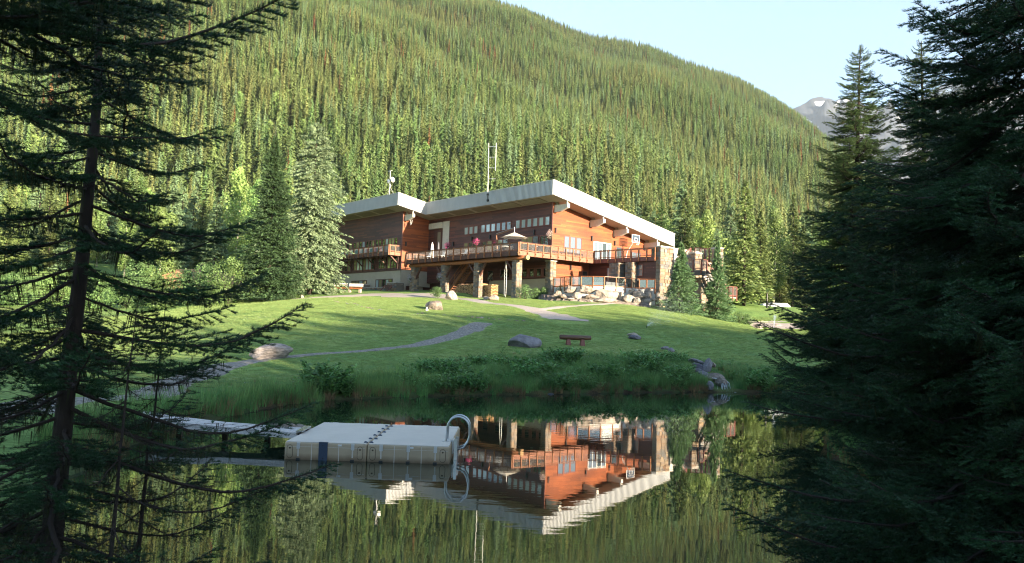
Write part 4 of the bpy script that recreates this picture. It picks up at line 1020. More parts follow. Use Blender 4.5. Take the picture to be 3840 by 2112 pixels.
# deck
DECK = [(0.5, -4.1), (21.9, -4.1), (21.9, FB), (RA, FB), (RA, 18), (-8.3, 18), (-7.9, 7.8), (0.5, 6.9)]
mb = MB(); prism(mb, DECK, lambda b: 10.66, lambda b: 10.50, MT['deck_floor'], MT['deck_floor'], MT['timber_dark']); sub('deck_floor', mb, lodge)
for i in range(9): 
    b = -3.0 + .6 * i; mb = MB(); mb.box((-.7, b, 10.24), (-21.7, b + .07, 10.49), MT['timber_dark']); sub('joist', mb, lodge)
def railing(p, q2, npost, zf=10.66, rimh=.46, name='deck_railing', rim=True, ends=(True, True), balus=True, post=.11, hcap=.92, foot=True, rimmat='rim_wood', brace_out=True):
    """p,q2 (a,b) ends; outward side is right of p->q2 in local X,Y"""
    P = np.array([-p[0], p[1]], float); Q = np.array([-q2[0], q2[1]], float); d = (Q - P); L = np.hypot(*d); d /= L; nrm = np.array([d[1], -d[0]])
    rot = math.atan2(d[1], d[0]); g = MB()
    cap_ = MB(); g3 = lambda s, o, z: (P[0] + d[0] * s + nrm[0] * o, P[1] + d[1] * s + nrm[1] * o, z)
    cap_.bar(g3(-.05, .03, zf + hcap), g3(L + .05, .03, zf + hcap), .16, .045, MT['timber_dark'])
    ro = cap_.build(name, lodge)
    m = MB(); m.bar(g3(0, .03, zf + hcap - .09), g3(L, .03, zf + hcap - .09), .05, .08, MT['post_wood']); m.build('top_rail', ro)
    m = MB(); m.bar(g3(0, .03, zf + .1), g3(L, .03, zf + .1), .05, .08, MT['post_wood']); m.build('bottom_rail', ro)
    if rim: m = MB(); m.bar(g3(0, .0, zf - rimh / 2 - .01), g3(L, .0, zf - rimh / 2 - .01), .07, rimh, MT[rimmat]); m.build('rim_board', ro)
    me = None
    for i in range(npost):
        s = L * i / (npost - 1) if npost > 1 else 0
        m = MB(); zb = zf - rimh - .06
        m.bar(g3(s, .09, zb + .05), g3(s, .09, zf + hcap - .02), post, post, MT['post_wood'], up=(d[0], d[1], 0))
        if foot: m.hexa([g3(s - .05, .04, zb), g3(s + .05, .04, zb), g3(s + .05, .04, zb + .06), g3(s - .05, .04, zb + .06), g3(s - .05, .20, zb + .30), g3(s + .05, .20, zb + .30), g3(s + .05, .20, zb + .36), g3(s - .05, .20, zb + .36)], MT['post_wood'])
        m.build('post', ro)
    if balus:
        m = MB(); nb = int(L / .125); rr = random.Random(int(L * 10))
        for i in range(nb):
            s = (i + .5) * L / nb; j = rr.uniform(-.02, .02); m.bar(g3(s + j, .03, zf + .13), g3(s - j, .03, zf + hcap - .12), .022, .02, MT['baluster'], up=(d[0], d[1], 0))
        o = m.build('baluster_row', ro); o['kind'] = 'stuff'
    return ro
railing((21.9, -4.15), (0.45, -4.15), 16, rimmat='timber_dark')  # darker rim wood stands in for the shade on this run
railing((0.45, -4.15), (0.45, 6.85), 11)
railing((0.45, 6.9), (-7.75, 7.62), 9, rimmat='trim')  # rim tone darkened for the shade this run lies in
railing((21.95, FB - .1), (21.95, -4.1), 5, foot=False)

# stairs under the deck
mb = MB(); stair = empty('staircase', (0, 0, 0)); stair.parent = lodge
s0 = (-16.6, -.9, 6.75); s1 = (-12.4, -.9, 10.3)
for dy in (-.55, .55):
    m = MB(); m.bar((s0[0], s0[1] + dy, s0[2]), (s1[0], s1[1] + dy, s1[2]), .08, .34, MT['timber']); m.build('stringer', stair)
for i in range(15):
    t = (i + .7) / 15; x = s0[0] + (s1[0] - s0[0]) * t; z = s0[2] + (s1[2] - s0[2]) * t; m = MB(); m.box((x - .15, -1.43, z), (x + .15, -.37, z + .05), MT['post_wood']); m.build('tread', stair)
for dy in (-.6, .6):
    m = MB(); m.bar((s0[0], s0[1] + dy, s0[2] + 1.1), (s1[0], s1[1] + dy, s1[2] + 1.0), .08, .08, MT['timber']); m.bar((s0[0], s0[1] + dy, s0[2] + .55), (s1[0], s1[1] + dy, s1[2] + .5), .04, .06, MT['timber']); m.build('handrail', stair)
    for k in range(4):
        t = k / 3.2; x = s0[0] + (s1[0] - s0[0]) * t; z = s0[2] + (s1[2] - s0[2]) * t; m = MB(); m.box((x - .05, s0[1] + dy - .05, z), (x + .05, s0[1] + dy + .05, z + 1.1), MT['post_wood']); m.build('post', stair)

# left wing balcony with bright towels
mb = MB(); mb.box((-26.6, -3.8, 11.86), (-45, LB - .03, 12.0), MT['deck_floor']); sub('balcony_floor', mb, lodge)
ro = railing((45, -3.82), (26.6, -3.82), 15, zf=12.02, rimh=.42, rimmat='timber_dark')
railing((26.58, -3.8), (26.58, LB - .05), 3, zf=12.02, rimh=.42, foot=False)
rr = random.Random(4)
L = (45 - 26.6) / 14
for i in range(1, 14):
    a0 = 26.6 + i * L + .2; m = MB(); w_ = (L - .35); k = rr.choice([2, 2, 3]); x = a0
    mats_ = [MT['towel_pink'], MT['towel_teal'], MT['white'], MT['towel_pink']]
    for j in range(k):
        e = x + w_ / k; m.box((-x - .01, -3.76, 12.16 + rr.uniform(0, .05)), (-e + .01, -3.74, 12.83), mats_[rr.randrange(0, 4) if j else rr.randrange(0, 2)]); x = e
    m.build('balcony_cloth', lodge)
for a in (27.0, 30.0, 33.0, 36.2, 39.4): m = MB(); m.bar((-a, LB - .05, 10.5), (-a, -3.6, 11.75), .14, .14, MT['timber_dark']); m.box((-a - .07, LB - .16, 9.9), (-a + .07, LB - .07, 11.8), MT['timber_dark']); m.build('bracket', lodge)
# stone planter walls by the wing
def stone_wall(a0, a1, b0, b1, z0, z1, seed, cap=True, name='planter_wall'):
    mb = MB(); mb.box((-a0 - .03, b0 + .05, z0 - .5), (-a1 + .03, b1, z1), MT['mortar'])
    if cap: mb.box((-a0, b0 - .06, z1), (-a1 , b1, z1 + .08), MT['stone_cap'])
    c = sub(name, mb, lodge); stones_on_face(c, (-a0 - 0, b0 + .05), (1, 0), a0 - a1, z0 - .1, z1 - .005, (0, -1), seed, size=(.3, .6), hs=(.14, .28)); stones_on_face(c, (-a1 - .05, b0 + .05), (0, 1), b1 - b0, z0 - .1, z1 - .005, (1, 0), seed + 1, size=(.3, .55)); return c
stone_wall(33.8, 27.6, -3.4, -3.0, 7.0, 7.45, 500); stone_wall(27.7, 25.4, -3.3, -2.2, 6.9, 8.0, 502); stone_wall(35.2, 33.7, -3.3, -2.4, 7.0, 7.95, 504)

# pool terrace: curved concrete wall with glass railing
TC = [(1.0, 1.35), (.2, 1.7), (-1.0, 1.1), (-2.2, .95), (-3.4, 1.15), (-4.45, 1.8), (-5.3, 2.6), (-5.75, 3.9), (-6.0, 5.0), (-6.1, 5.9), (-6.25, 6.9), (-6.9, 7.35), (-7.75, 7.7)]
mb = MB(); poly = [(1.0, 7.7)] + TC
prism(mb, [(a, b) for a, b in poly], lambda b: 7.22, lambda b: 7.05, MT['white_concrete'], MT['white_concrete'], MT['white_concrete'])
sub('pool_terrace', mb, lodge)
mb = MB()
for (a0, b0), (a1, b1) in zip(TC[:-1], TC[1:]):
    mb.hexa([(-a0, b0 + .1, 4.9), (-a1, b1 + .1, 4.9), (-a1 - .2, b1 + .4, 4.9), (-a0 - .2, b0 + .4, 4.9), (-a0, b0 + .1, 7.04), (-a1, b1 + .1, 7.04), (-a1 - .2, b1 + .4, 7.04), (-a0 - .2, b0 + .4, 7.04)], MT['white_concrete'])
sub('terrace_retaining_wall', mb, lodge)
gr = empty('glass_railing'); gr.parent = lodge
for i, (a, b) in enumerate(TC):
    m = MB(); m.box((-a - .055, b - .06, 6.72), (-a + .055, b + .05, 8.22), MT['post_wood']); m.build('post', gr)
for (a0, b0), (a1, b1) in zip(TC[:-1], TC[1:]):
    m = MB(); m.bar((-a0, b0, 8.25), (-a1, b1, 8.25), .14, .06, MT['timber']); m.build('cap_rail', gr)
    m = MB(); m.bar((-a0, b0, 7.3), (-a1, b1, 7.3), .06, .1, MT['timber']); m.build('bottom_rail', gr)
    m = MB(); p0 = np.array([-a0, b0]); p1 = np.array([-a1, b1]); d = (p1 - p0) / np.hypot(*(p1 - p0)); p0 = p0 + d * .09; p1 = p1 - d * .09
    m.bar((p0[0], p0[1], 7.77), (p1[0], p1[1], 7.77), .012, .80, MT['clear_glass']); m.build('glass_panel', gr)
m = MB(); pts = [(3.9, 4.0, 7.2)] + [(3.9 + .35 * math.cos(t), 4.0, 7.75 + .25 * math.sin(t)) for t in np.linspace(2.6, .3, 6)] + [(4.6, 4, 7.3)]; m.tube(pts, .025, MT['steel'], 6); sub('pool_handrail', m, lodge)
m = MB(); m.box((3.2, 3.0, 7.22), (5.2, 6.3, 7.75), MT['galv']); m.box((3.35, 3.15, 7.75), (5.05, 6.15, 7.80), MT['slate']); sub('hot_tub', m, lodge)

# stone wall at the right end with lap siding above, two piers
def pier(a0, a1, b0, b1, z0, z1, seed, cap=.14, name='stone_pier'):
    """box a0>a1 (a1 is the outward side), faces -b and -a dressed with stones"""
    mb = MB(); mb.box((-a0, b0 + .06, z0 - 1.0), (-a1 - .06, b1, z1), MT['mortar']); 
    if cap: mb.box((-a0 - .04, b0 - .06, z1), (-a1 + .06, b1 + .03, z1 + cap), MT['stone_cap'])
    c = sub(name, mb, lodge)
    stones_on_face(c, (-a0, b0 + .05), (1, 0), a0 - a1, z0 - .15, z1 - .005, (0, -1), seed, size=(.28, .6), hs=(.16, .36))
    stones_on_face(c, (-a1 - .05, b0), (0, 1), b1 - b0, z0 - .15, z1 - .005, (1, 0), seed + 1, size=(.35, .8), hs=(.18, .42)); return c
pier(-7.75, -8.35, 7.75, 9.9, 5.3, 11.62, 600)
mb = MB(); mb.box((8.1, 9.9, 10.2), (8.3, 14.6, 11.6), MT['beam_white'])
for k in range(9): mb.add([(8.34, 9.9, 10.2 + k * .155), (8.34, 14.6, 10.2 + k * .155), (8.305, 14.6, 10.2 + (k + 1) * .155), (8.305, 9.9, 10.2 + (k + 1) * .155)], [(0, 1, 2, 3)], MT['beam_white'])
mb.box((8.0, 9.85, 11.6), (8.4, 14.6, 11.7), MT['stone_cap']); sub('parapet_siding', mb, lodge)
pier(-8.0, -8.3, 9.9, 18.5, 4.6, 10.19, 610, cap=0, name='stone_wall')
pier(-9.2, -10.1, 11.3, 12.7, 4.2, 11.15, 620)
pier(-11.2, -12.0, 12.6, 13.5, 4.0, 11.68, 630)
pier(-9.7, -10.9, 11.35, 13.0, 4.0, 8.6, 640, cap=0, name='stone_buttress')
# outdoor landing and stairs
land = empty('outdoor_stairs'); land.parent = lodge
def lb(a, b, z): return (-a, b, z)
m = MB(); m.box((8.6, 10.3, 9.15), (11.6, 11.25, 9.3), MT['deck_floor']); m.build('landing_floor', land)
m = MB(); m.box((8.6, 10.2, 8.72), (11.7, 10.3, 9.2), MT['black_metal']); m.box((11.6, 10.3, 8.72), (11.7, 11.3, 9.2), MT['black_metal']); m.build('landing_frame', land)
def rail2(p, q2, npost, parent, sag=0):
    p = Vector(p); q2 = Vector(q2); m = MB(); m.bar(p + Vector((0, 0, 1.05)), q2 + Vector((0, 0, 1.05)), .13, .06, MT['trim']); m.build('handrail', parent)
    m = MB(); m.bar(p + Vector((0, 0, .12)), q2 + Vector((0, 0, .12)), .05, .07, MT['trim']); m.build('bottom_rail', parent)
    for i in range(npost): c = p.lerp(q2, i / (npost - 1)); m = MB(); m.box((c.x - .06, c.y - .06, c.z - .4), (c.x + .06, c.y + .06, c.z + 1.04), MT['trim']); m.build('post', parent)
    m = MB(); L = (q2 - p).length; n = int(L / .13)
    for i in range(n): c = p.lerp(q2, (i + .5) / n); m.box((c.x - .014, c.y - .014, c.z + .14), (c.x + .014, c.y + .014, c.z + 1.0), MT['baluster'])
    o = m.build('baluster_row', parent); o['kind'] = 'stuff'
rail2((8.6, 10.25, 9.3), (11.65, 10.25, 9.3), 4, land); rail2((11.65, 10.25, 9.3), (11.65, 11.2, 9.3), 2, land)
rail2((8.45, 12.6, 10.9), (8.45, 10.6, 9.5), 3, land)
rail2((10.2, 12.8, 10.75), (11.3, 12.8, 10.75), 3, land); rail2((8.6, 13.2, 11.0), (10.2, 12.9, 10.75), 3, land)
m = MB(); m.box((8.5, 12.9, 10.45), (11.3, 14.5, 10.6), MT['deck_floor']); m.build('upper_landing', land)
sA, sB = Vector((11.6, 10.8, 9.1)), Vector((12.5, 13.0, 6.7))
for off in (-.5, .5):
    dv = (sB - sA).normalized(); sd = Vector((dv.y, -dv.x, 0)).normalized() * off; m = MB(); m.bar(sA + sd, sB + sd, .07, .34, MT['black_metal']); m.build('stringer', land)
    m = MB(); m.bar(sA + sd + Vector((0, 0, 1.05)), sB + sd + Vector((0, 0, 1.05)), .1, .06, MT['trim']); m.build('handrail', land)
    for k in range(3): c = sA.lerp(sB, k / 2) + sd; m = MB(); m.box((c.x - .05, c.y - .05, c.z), (c.x + .05, c.y + .05, c.z + 1.05), MT['trim']); m.build('post', land)
for i in range(11):
    c = sA.lerp(sB, (i + .5) / 11); dv = (sB - sA).normalized(); sd = Vector((dv.y, -dv.x, 0)).normalized(); m = MB(); m.bar(c - sd * .48, c + sd * .48, .24, .05, MT['trim']); m.build('tread', land)
m = MB(); m.box((12.1, 13.0, 6.5), (13.1, 14.4, 6.65), MT['deck_floor']); m.build('lower_landing', land)
rail2((12.3, 13.0, 6.65), (13.1, 13.0, 6.65), 2, land); rail2((13.1, 13.0, 6.65), (13.1, 14.4, 6.65), 3, land)
# chimney on the roof
m = MB(); m.box((-28.2, 8.0, roofz(8) - .2), (-27.0, 9.2, roofz(8) + 1.25), MT['chimney']); m.box((-28.3, 7.9, roofz(8) + 1.25), (-26.9, 9.3, roofz(8) + 1.4), MT['stone_cap']); sub('chimney', m, lodge)

# ------------------------------------------------------------------ helpers for placing the rest
O0 = G(0, 0)
def onb(px, py, b):
    d = ray(px, py); c = CAM - O0; t = (b - c @ VV) / (d @ VV); P = c + t * d; return (P @ UU, b, P[2])
def G3(a, b, z): q = G(a, b, z); return (float(q[0]), float(q[1]), float(q[2]))
def ground_px(px, py): q = on_ground(px, py); return (float(q[0]), float(q[1]), float(q[2]))
import bmesh
def rock_mesh(name, sx, sy, sz, mt, seed, sub_=3, rough=.28, flat=.0):
    bm = bmesh.new(); bmesh.ops.create_icosphere(bm, subdivisions=sub_, radius=1.0); rr = np.random.default_rng(seed); off = Vector(rr.uniform(-50, 50, 3))
    cuts = [(Vector(rr.normal(size=3)).normalized(), rr.uniform(.55, .85)) for _ in range(9)]
    for v in bm.verts:
        p = v.co.copy()
        for nn, dd_ in cuts:
            k = p.dot(nn) - dd_
            if k > 0: p -= nn * k
        p *= 1 + rough * (mnoise.noise(p * 1.3 + off) * .8 + mnoise.noise(p * 3.7 + off) * .35)
        v.co = Vector((p.x * sx / 1.7, p.y * sy / 1.7, p.z * sz / 1.7))
    me = bpy.data.meshes.new(name); bm.to_mesh(me); bm.free(); me.materials.append(mt)
    me.polygons.foreach_set('use_smooth', [False] * len(me.polygons)); return me
def boulder(label, loc, size, mt, seed, rz=0, group=None, name='boulder', cat='rock', sink=.3, rx=0, rough=.28):
    me = rock_mesh(name, *size, MT[mt], seed, rough=rough); o = link(name, me, None, (loc[0], loc[1], loc[2] + size[2] * (.5 - sink)), (rx, 0, rz)); return tag(o, label, cat, group)
def rel(px, py, wpx):  # ground point and metres per photo pixel there
    g_ = ground_px(px, py); return g_, g_[1] / FOC
MT['rock_stripe'] = mat('rock_stripe', (0.16, 0.14, 0.13), 0.85, base2=(0.42, 0.36, 0.33), scale=3.5, stretch=(1, 1, 3.5), bump=0.08, bscale=6)
g_, k = rel(1016, 1346, 0); boulder('large pale flat boulder beside the gravel path at left', g_, (150 * k, 1.1, .95), 'rock_stripe', 1, .1)
g_, k = rel(1964, 1300, 0); boulder('big smooth grey boulder left of the log bench', g_, (118 * k, 1.1, .90), 'rock_grey', 2, .2, rough=.15)
g_, k = rel(1626, 1162, 0); boulder('upright dark brown boulder alone on the sunlit lawn', g_, (58 * k, 1.1, 1.25), 'rock_brown', 3, .5)
g_, k = rel(1694, 1126, 0); boulder('cream coloured boulder at the edge of the gravel drive', g_, (46 * k, 1.1, 1.25), 'rock_pale', 4, .5)
g_, k = rel(1848, 1127, 0); boulder('pale boulder at the foot of the woodpile', g_, (40 * k, .9, .8), 'rock_pale', 5, .5)
g_, k = rel(1822, 1125, 0); boulder('small pale rock left of the boulder by the woodpile', g_, (22 * k, .6, .5), 'rock_pale', 6, .5)
g_, k = rel(1250, 1076, 0); boulder('pale boulder behind the two wooden benches', (*G3(44, -6.5, 7.35),), (1.5, 1.2, 1.2), 'rock_pale', 7, .5)
g_, k = rel(1003, 1112, 0); boulder('reddish rock at the foot of the dense spruce', (g_[0] - .5, g_[1], g_[2]), (1.0, .9, .75), 'orange_rock', 8, .5)
g_, k = rel(1052, 1121, 0); boulder('low pale rock on the lawn right of the dense spruce', g_, (36 * k, .9, .6), 'rock_pale', 9, .5)
g_, k = rel(1132, 1119, 0); boulder('small round pale stone beside the narrow path', g_, (14 * k, .5, .5), 'rock_pale', 10, .5)
g_, k = rel(1202, 1078, 0); boulder('flat pale rock beside the orange post', (g_[0], 97.0, float(gz(g_[0], 97))), (1.6, 1, .6), 'rock_pale', 11, .5)
boulder('white marker stone at the foot of the upright boulder', ground_px(1600, 1166), (.22, .22, .42), 'white_concrete', 12, 0, name='marker_stone')
# rock garden in front of the terrace (zoomed crop coordinates -> photo pixels)
Dp = lambda x, y: (2080 + x / 5.8545, 960 + y / 5.8545)
rg = [(350, 740, 230, 130, 'long pale slab leaning against the terrace wall'), (500, 905, 165, 160, 'pale triangular stone at the front of the rock garden'), (790, 770, 360, 180, 'largest pale boulder under the glass railing'), (1150, 880, 400, 200, 'broad banded pale boulder in the middle of the rock garden'),
      (1120, 985, 380, 80, 'low flat stone at the lawn edge of the rock garden'), (760, 900, 260, 90, 'dark layered flat rock under the largest pale boulder'), (780, 995, 150, 50, 'small flat stone left of the low flat stone'), (1450, 900, 100, 170, 'upright narrow pale stone between grasses'), (1650, 950, 240, 190, 'knobbly pale boulder right of the grasses'),
      (1850, 880, 240, 160, 'pointed pale boulder below the railing corner'), (1950, 1000, 250, 90, 'flat pale stone at the right end of the rock garden'), (2070, 960, 200, 70, 'dark flat stone on top of the right end'), (2040, 850, 120, 210, 'tall pointed stone standing by the tower wall'), (1810, 1000, 120, 120, 'small pale stone between the two right boulders'),
      (2265, 880, 80, 110, 'pinkish stone leaning against the tower foot'), (1700, 780, 120, 110, 'round pale stone close to the terrace wall'), (180, 880, 130, 60, 'purple grey stone at the left of the rock garden'), (60, 830, 150, 110, 'mauve boulder beside the stone column'), (330, 945, 140, 40, 'thin flat stone in the front left of the rock garden')]
for i, (x, y, w_, h_, lab) in enumerate(rg):
    px, py = Dp(x, y); dd_ = 82.0 - (y - 850) / 150 * 1.2 + (1.0 if x > 1900 else 0); q = by_depth(px, py, dd_); kx = dd_ / FOC / 5.8545
    zc = q[2]; me = rock_mesh('garden_rock', w_ * kx * 1.22, max(.6, w_ * kx * .8), h_ * kx * 1.3, MT['rock_pale' if i not in (5, 11, 16, 17) else 'rock_brown'], 40 + i, 3, .3)
    o = link('garden_rock', me, None, (q[0], q[1], zc), (0, 0, random.uniform(-.3, .3))); tag(o, lab, 'rock', 'stones of the rock garden')
mb = MB();
for i in range(14):
    t = i / 13; q = G(1.2 - 9.6 * t, .4 - 1.6 * math.sin(t * 3.14) + 4.5 * t * t); z = float(gz(q[0], q[1])); w_ = 1.1; mb.hexa([(q[0] - w_, q[1] - .9, z - .4), (q[0] + w_, q[1] - .9, z - .4), (q[0] + w_, q[1] + 1.2, z - .4), (q[0] - w_, q[1] + 1.2, z - .4), (q[0] - w_ * .6, q[1] - .2, z + .15), (q[0] + w_ * .6, q[1] - .2, z + .15), (q[0] + w_ * .6, q[1] + 1, z + .55), (q[0] - w_ * .6, q[1] + 1, z + .55)], MT['rock_brown'])
tag(mb.build('rock_garden_soil'), kind='structure')

# shrubs ------------------------------------------------------------
def shrub(label, loc, rx_, h, seed, mt='leaf_bush', n=3500, leaf=.16, name='shrub', group=None):
    me = crown_leafy('shrub_leaves', h, rx_, n, seed, MT[mt], leaf, .0, 12); t = empty(name, loc, random.uniform(0, 6)); tag(t, label, 'shrub', group); link('foliage', me, t)
    mb = MB(); rr = random.Random(seed)
    for i in range(5): a = rr.uniform(0, 6.28); mb.tube([(0, 0, -.2), (math.cos(a) * rx_ * .3, math.sin(a) * rx_ * .3, h * .4), (math.cos(a) * rx_ * .6, math.sin(a) * rx_ * .6, h * .7)], [.04, .03, .01], MT['bark'], 5)
    mb.build('stem', t); return t
def spx(px, d): x = by_depth(px, 1056, d)[0]; return (x, d, float(gz(x, d)))
for i, (px, d, r_, h, lab) in enumerate([(862, 84, 2.7, 4.6, 'largest rounded light green shrub at the lawn edge left of the spruces'), (770, 86, 2.4, 4.0, 'light shrub left of the largest rounded one'), (700, 88, 2.4, 3.6, 'mid green shrub third from the spruces'), (600, 84, 2.2, 3.2, 'low pale shrub behind the boughs of the left spruce'),
        (480, 86, 2.3, 3.0, 'broad shrub seen between boughs left of the centre of the lawn'), (350, 84, 2.2, 3.4, 'shrub right of the left spruce trunk at the far lawn edge'), (210, 86, 2.3, 3.2, 'shrub left of the left spruce trunk at the far lawn edge'), (70, 85, 2.4, 3.4, 'shrub near the left edge of the picture'), (-80, 86, 2.4, 3.6, 'shrub cut by the left edge of the picture'),
        (930, 96, 2.0, 3.6, 'shrub just behind the largest rounded one'), (540, 92, 2.6, 5.0, 'taller shrub in the second row at left')]):
    shrub(lab, spx(px, d), r_, h, 100 + i, 'leaf_bush' if i % 3 else 'leaf_light', leaf=.24, n=4200)
for i, (px, py, r_, h, lab) in enumerate([(1970, 1123, .95, 1.25, 'bright green bush at the foot of the fourth stone column'), (2012, 1121, .7, .9, 'smaller green bush right of the bright one by the column'), (2040, 1117, .6, .9, 'small bush at the foot of the rear stone column'), (2100, 1110, .6, .9, 'leafy plant among the left stones of the rock garden'),
        (2142, 1116, .55, .7, 'low green plant in front of the leaning slab'), (2235, 1120, .55, .6, 'tuft of plants in the middle of the rock garden'), (2320, 1117, .7, .8, 'grassy clump between the pale boulders'), (2350, 1104, .6, .8, 'small airy shrub below the glass railing'), (2772, 1212, .9, .8, 'yellowish low shrub at the lawn edge by the car'), (2800, 1216, .8, .7, 'second yellowish shrub right of the one by the car'), (1640, 1103, .6, .45, 'small blue green plants beside the second stone column')]):
    q = on_ground(px, py); d = min(q[1], 86); q = by_depth(px, py, d); shrub(lab, (q[0], d, max(q[2], float(gz(q[0], d)))), r_, h, 150 + i, 'leaf_bush', leaf=.11, n=1800)
# sandy cut behind the shrubs
boulder('orange earth outcrop behind the shrubs at left', (*spx(760, 99)[:2], spx(760, 99)[2] + .9), (13, 4, 3.6), 'orange_rock', 60, .3, name='earth_bank', cat='bank')

# bank vegetation -----------------------------------------------------
veg = bpy.data.collections.new('bank_plant_kinds')
def blades(name, n, h, spread, wd, mt, seed, lean=.35, tip=None):
    r = np.random.default_rng(seed); a = r.uniform(0, 6.283, n); rad = spread * np.sqrt(r.random(n)); b = np.stack([rad * np.cos(a), rad * np.sin(a), -.03 + 0 * a], 1)
    hh = h * r.uniform(.5, 1.15, n); dr = np.stack([np.cos(a + r.normal(0, .8, n)), np.sin(a + r.normal(0, .8, n)), 0 * a], 1); ln = r.uniform(.05, lean, n)
    th = r.uniform(0, 3.14, n); sd = np.stack([np.cos(th), np.sin(th), 0 * th], 1) * wd / 2
    m = b + dr * (ln * hh * .35)[:, None]; m[:, 2] += hh * .55; t = b + dr * (ln * hh * 1.2)[:, None]; t[:, 2] += hh
    V = np.stack([b - sd, b + sd, m + sd * .8, m - sd * .8], 1).reshape(-1, 3); V2 = np.stack([m - sd * .8, m + sd * .8, t + sd * .1, t - sd * .1], 1).reshape(-1, 3)
    V = np.vstack([V, V2]); F = np.arange(len(V)).reshape(-1, 4); return mesh_np(name, V, F, mt)
def weedm(name, n, h, spread, leaf, mt, seed):
    r = np.random.default_rng(seed); st = r.integers(0, 9, n); A = r.uniform(0, 6.28, 9); f = r.random(n); P = np.stack([np.cos(A[st]) * spread * f, np.sin(A[st]) * spread * f, h * f ** .8], 1) + r.normal(0, .05, (n, 3)) * h
    P[:, 2] = np.abs(P[:, 2]); ax = r.normal(size=(n, 3)) * [1, 1, .45]; ax /= np.linalg.norm(ax, axis=1)[:, None]; pr = np.cross(ax, r.normal(0, .4, (n, 3)) + [0, 0, 1]); pr /= np.linalg.norm(pr, axis=1)[:, None]
    s = (leaf * r.uniform(.5, 1.2, n))[:, None]; V = np.stack([P - ax * s * .5, P - pr * s * .25, P + ax * s * .5, P + pr * s * .25], 1).reshape(-1, 3); return mesh_np(name, V, np.arange(len(V)).reshape(-1, 4), mt)
def flow(name, n, h, spread, seed, mt, s=.035):
    r = np.random.default_rng(seed); P = np.stack([r.normal(0, spread, n), r.normal(0, spread, n), h * r.uniform(.6, 1.1, n)], 1); d = np.array([[s, 0, 0], [0, 0, s], [-s, 0, 0], [0, 0, -s]]); e = np.array([[0, s, 0], [0, 0, s], [0, -s, 0], [0, 0, -s]])
    V = np.vstack([(P[:, None] + d[None]).reshape(-1, 3), (P[:, None] + e[None]).reshape(-1, 3)]); return mesh_np(name, V, np.arange(len(V)).reshape(-1, 4), mt)
vm = [blades('tall_grass', 60, .62, .22, .014, MT['reed'], 1), blades('tall_grass', 60, .50, .25, .014, MT['weed'], 2), blades('dry_grass', 60, .42, .2, .012, MT['straw'], 3, .6), weedm('weed_plant', 150, .65, .38, .12, MT['weed'], 4), weedm('weed_plant', 150, .45, .34, .10, MT['weed'], 5),
      blades('short_grass', 55, .10, .26, .010, MT['lawn_blade'], 6, .8), flow('white_flowers', 9, .22, .22, 7, MT['flower_white'], .019), flow('blue_flowers', 30, .35, .2, 8, MT['mauve_flower'], .03)]
for i, me in enumerate(vm): o = bpy.data.objects.new('bank_kind_%02d' % i, me); veg.objects.link(o)
r = np.random.default_rng(33); n = 60000
X = r.uniform(-16, 30, n); Y = r.uniform(14, 46, n); sd = shore_sd(np.stack([X, Y], 1)); rock = np.hypot((X - 9.75) / 1.0, (Y - 39) / 3.4) < 1
bank_w = np.interp(X, [-7, -3, 3, 9, 11, 14, 30], [1.3, 5.2, 6.5, 6.0, 4.0, 3.0, 3.0])
pr = np.where(sd < bank_w, .72, np.where(sd < bank_w + 3, .10, 0)) * (sd > .0) * (~rock); pr = np.where((Y < 25) & (X < 0), (sd < 1.3) * (sd > 0) * .45, pr)
keep = r.random(n) < pr; X, Y, sd, bw = X[keep], Y[keep], sd[keep], bank_w[keep]; n = len(X)
pat = fbm(X, Y, 3.2, 3, 3); pat2 = fbm(X, Y, 1.5, 4, 2); u = r.random(n)
idx = np.where(pat > .42, 3, np.where(pat2 > .38, 4, np.where(u < .6, 0, 1)))
idx = np.where((X < -4.2) & (idx >= 3) & (np.hypot(X + 6.2, Y - 26.6) > 1.2), (u > .5).astype(int), idx); idx = np.where((sd < .30) & (u < .55), 2, idx); idx = np.where((sd > bw * .75) & (u < .2), 2, idx); idx = np.where((u > .90) & (sd > 1.5), 6, idx); idx = np.where((u < .09) & (pat < .3), 2, idx)
idx = np.where((np.hypot(X - 2.6, Y - 40) < 1.2) & (u > .6), 7, idx)
sc_ = r.uniform(.6, 1.2, n) * np.interp(sd / bw, [0, .15, .5, 1, 1.4], [.7, 1.0, 1.15, .6, .35]) * np.where(idx == 3, .9 + .35 * np.clip(pat, 0, 1), 1)
scatter('bank_vegetation', np.stack([X, Y, gz(X, Y)], 1), idx, sc_, r.uniform(0, 6.28, n), veg, 'tall grass, weeds and wildflowers on the pond bank', 'vegetation')
n = 90000; X = r.uniform(-34, 34, n); Y = 27 + 62 * r.random(n) ** 1.15; sd = shore_sd(np.stack([X, Y], 1)); bank_w = np.interp(X, [-8, -3, 3, 9, 11, 14, 30], [2.5, 5.0, 6, 5.5, 4.0, 3.0, 3.0])
def on_path(X, Y):
    m = np.zeros(len(X), bool)
    for o in bpy.data.objects:
        if o.name.startswith(('gravel', 'side_path', 'far_drive')):
            c = np.zeros(len(o.data.vertices) * 3); o.data.vertices.foreach_get('co', c); c = c.reshape(-1, 3); A = c[::5]; B = c[4::5]; mid = (A + B) / 2; hw = np.hypot(*(A - B)[:, :2].T) / 2
            for i in range(0, len(mid)): m |= np.hypot(X - mid[i, 0], Y - mid[i, 1]) < hw[i] * 1.0
    return m
loc_ = np.stack([X, Y], 1) - O0[:2]; aa = loc_ @ UU[:2]; bb = loc_ @ VV[:2]
ok = (sd > bank_w * .7) & (np.abs(X) < Y * .72 + 2) & (~on_path(X, Y)) & ~((aa > -9) & (aa < 50) & (bb > -3.2)); X, Y = X[ok], Y[ok]; n = len(X)
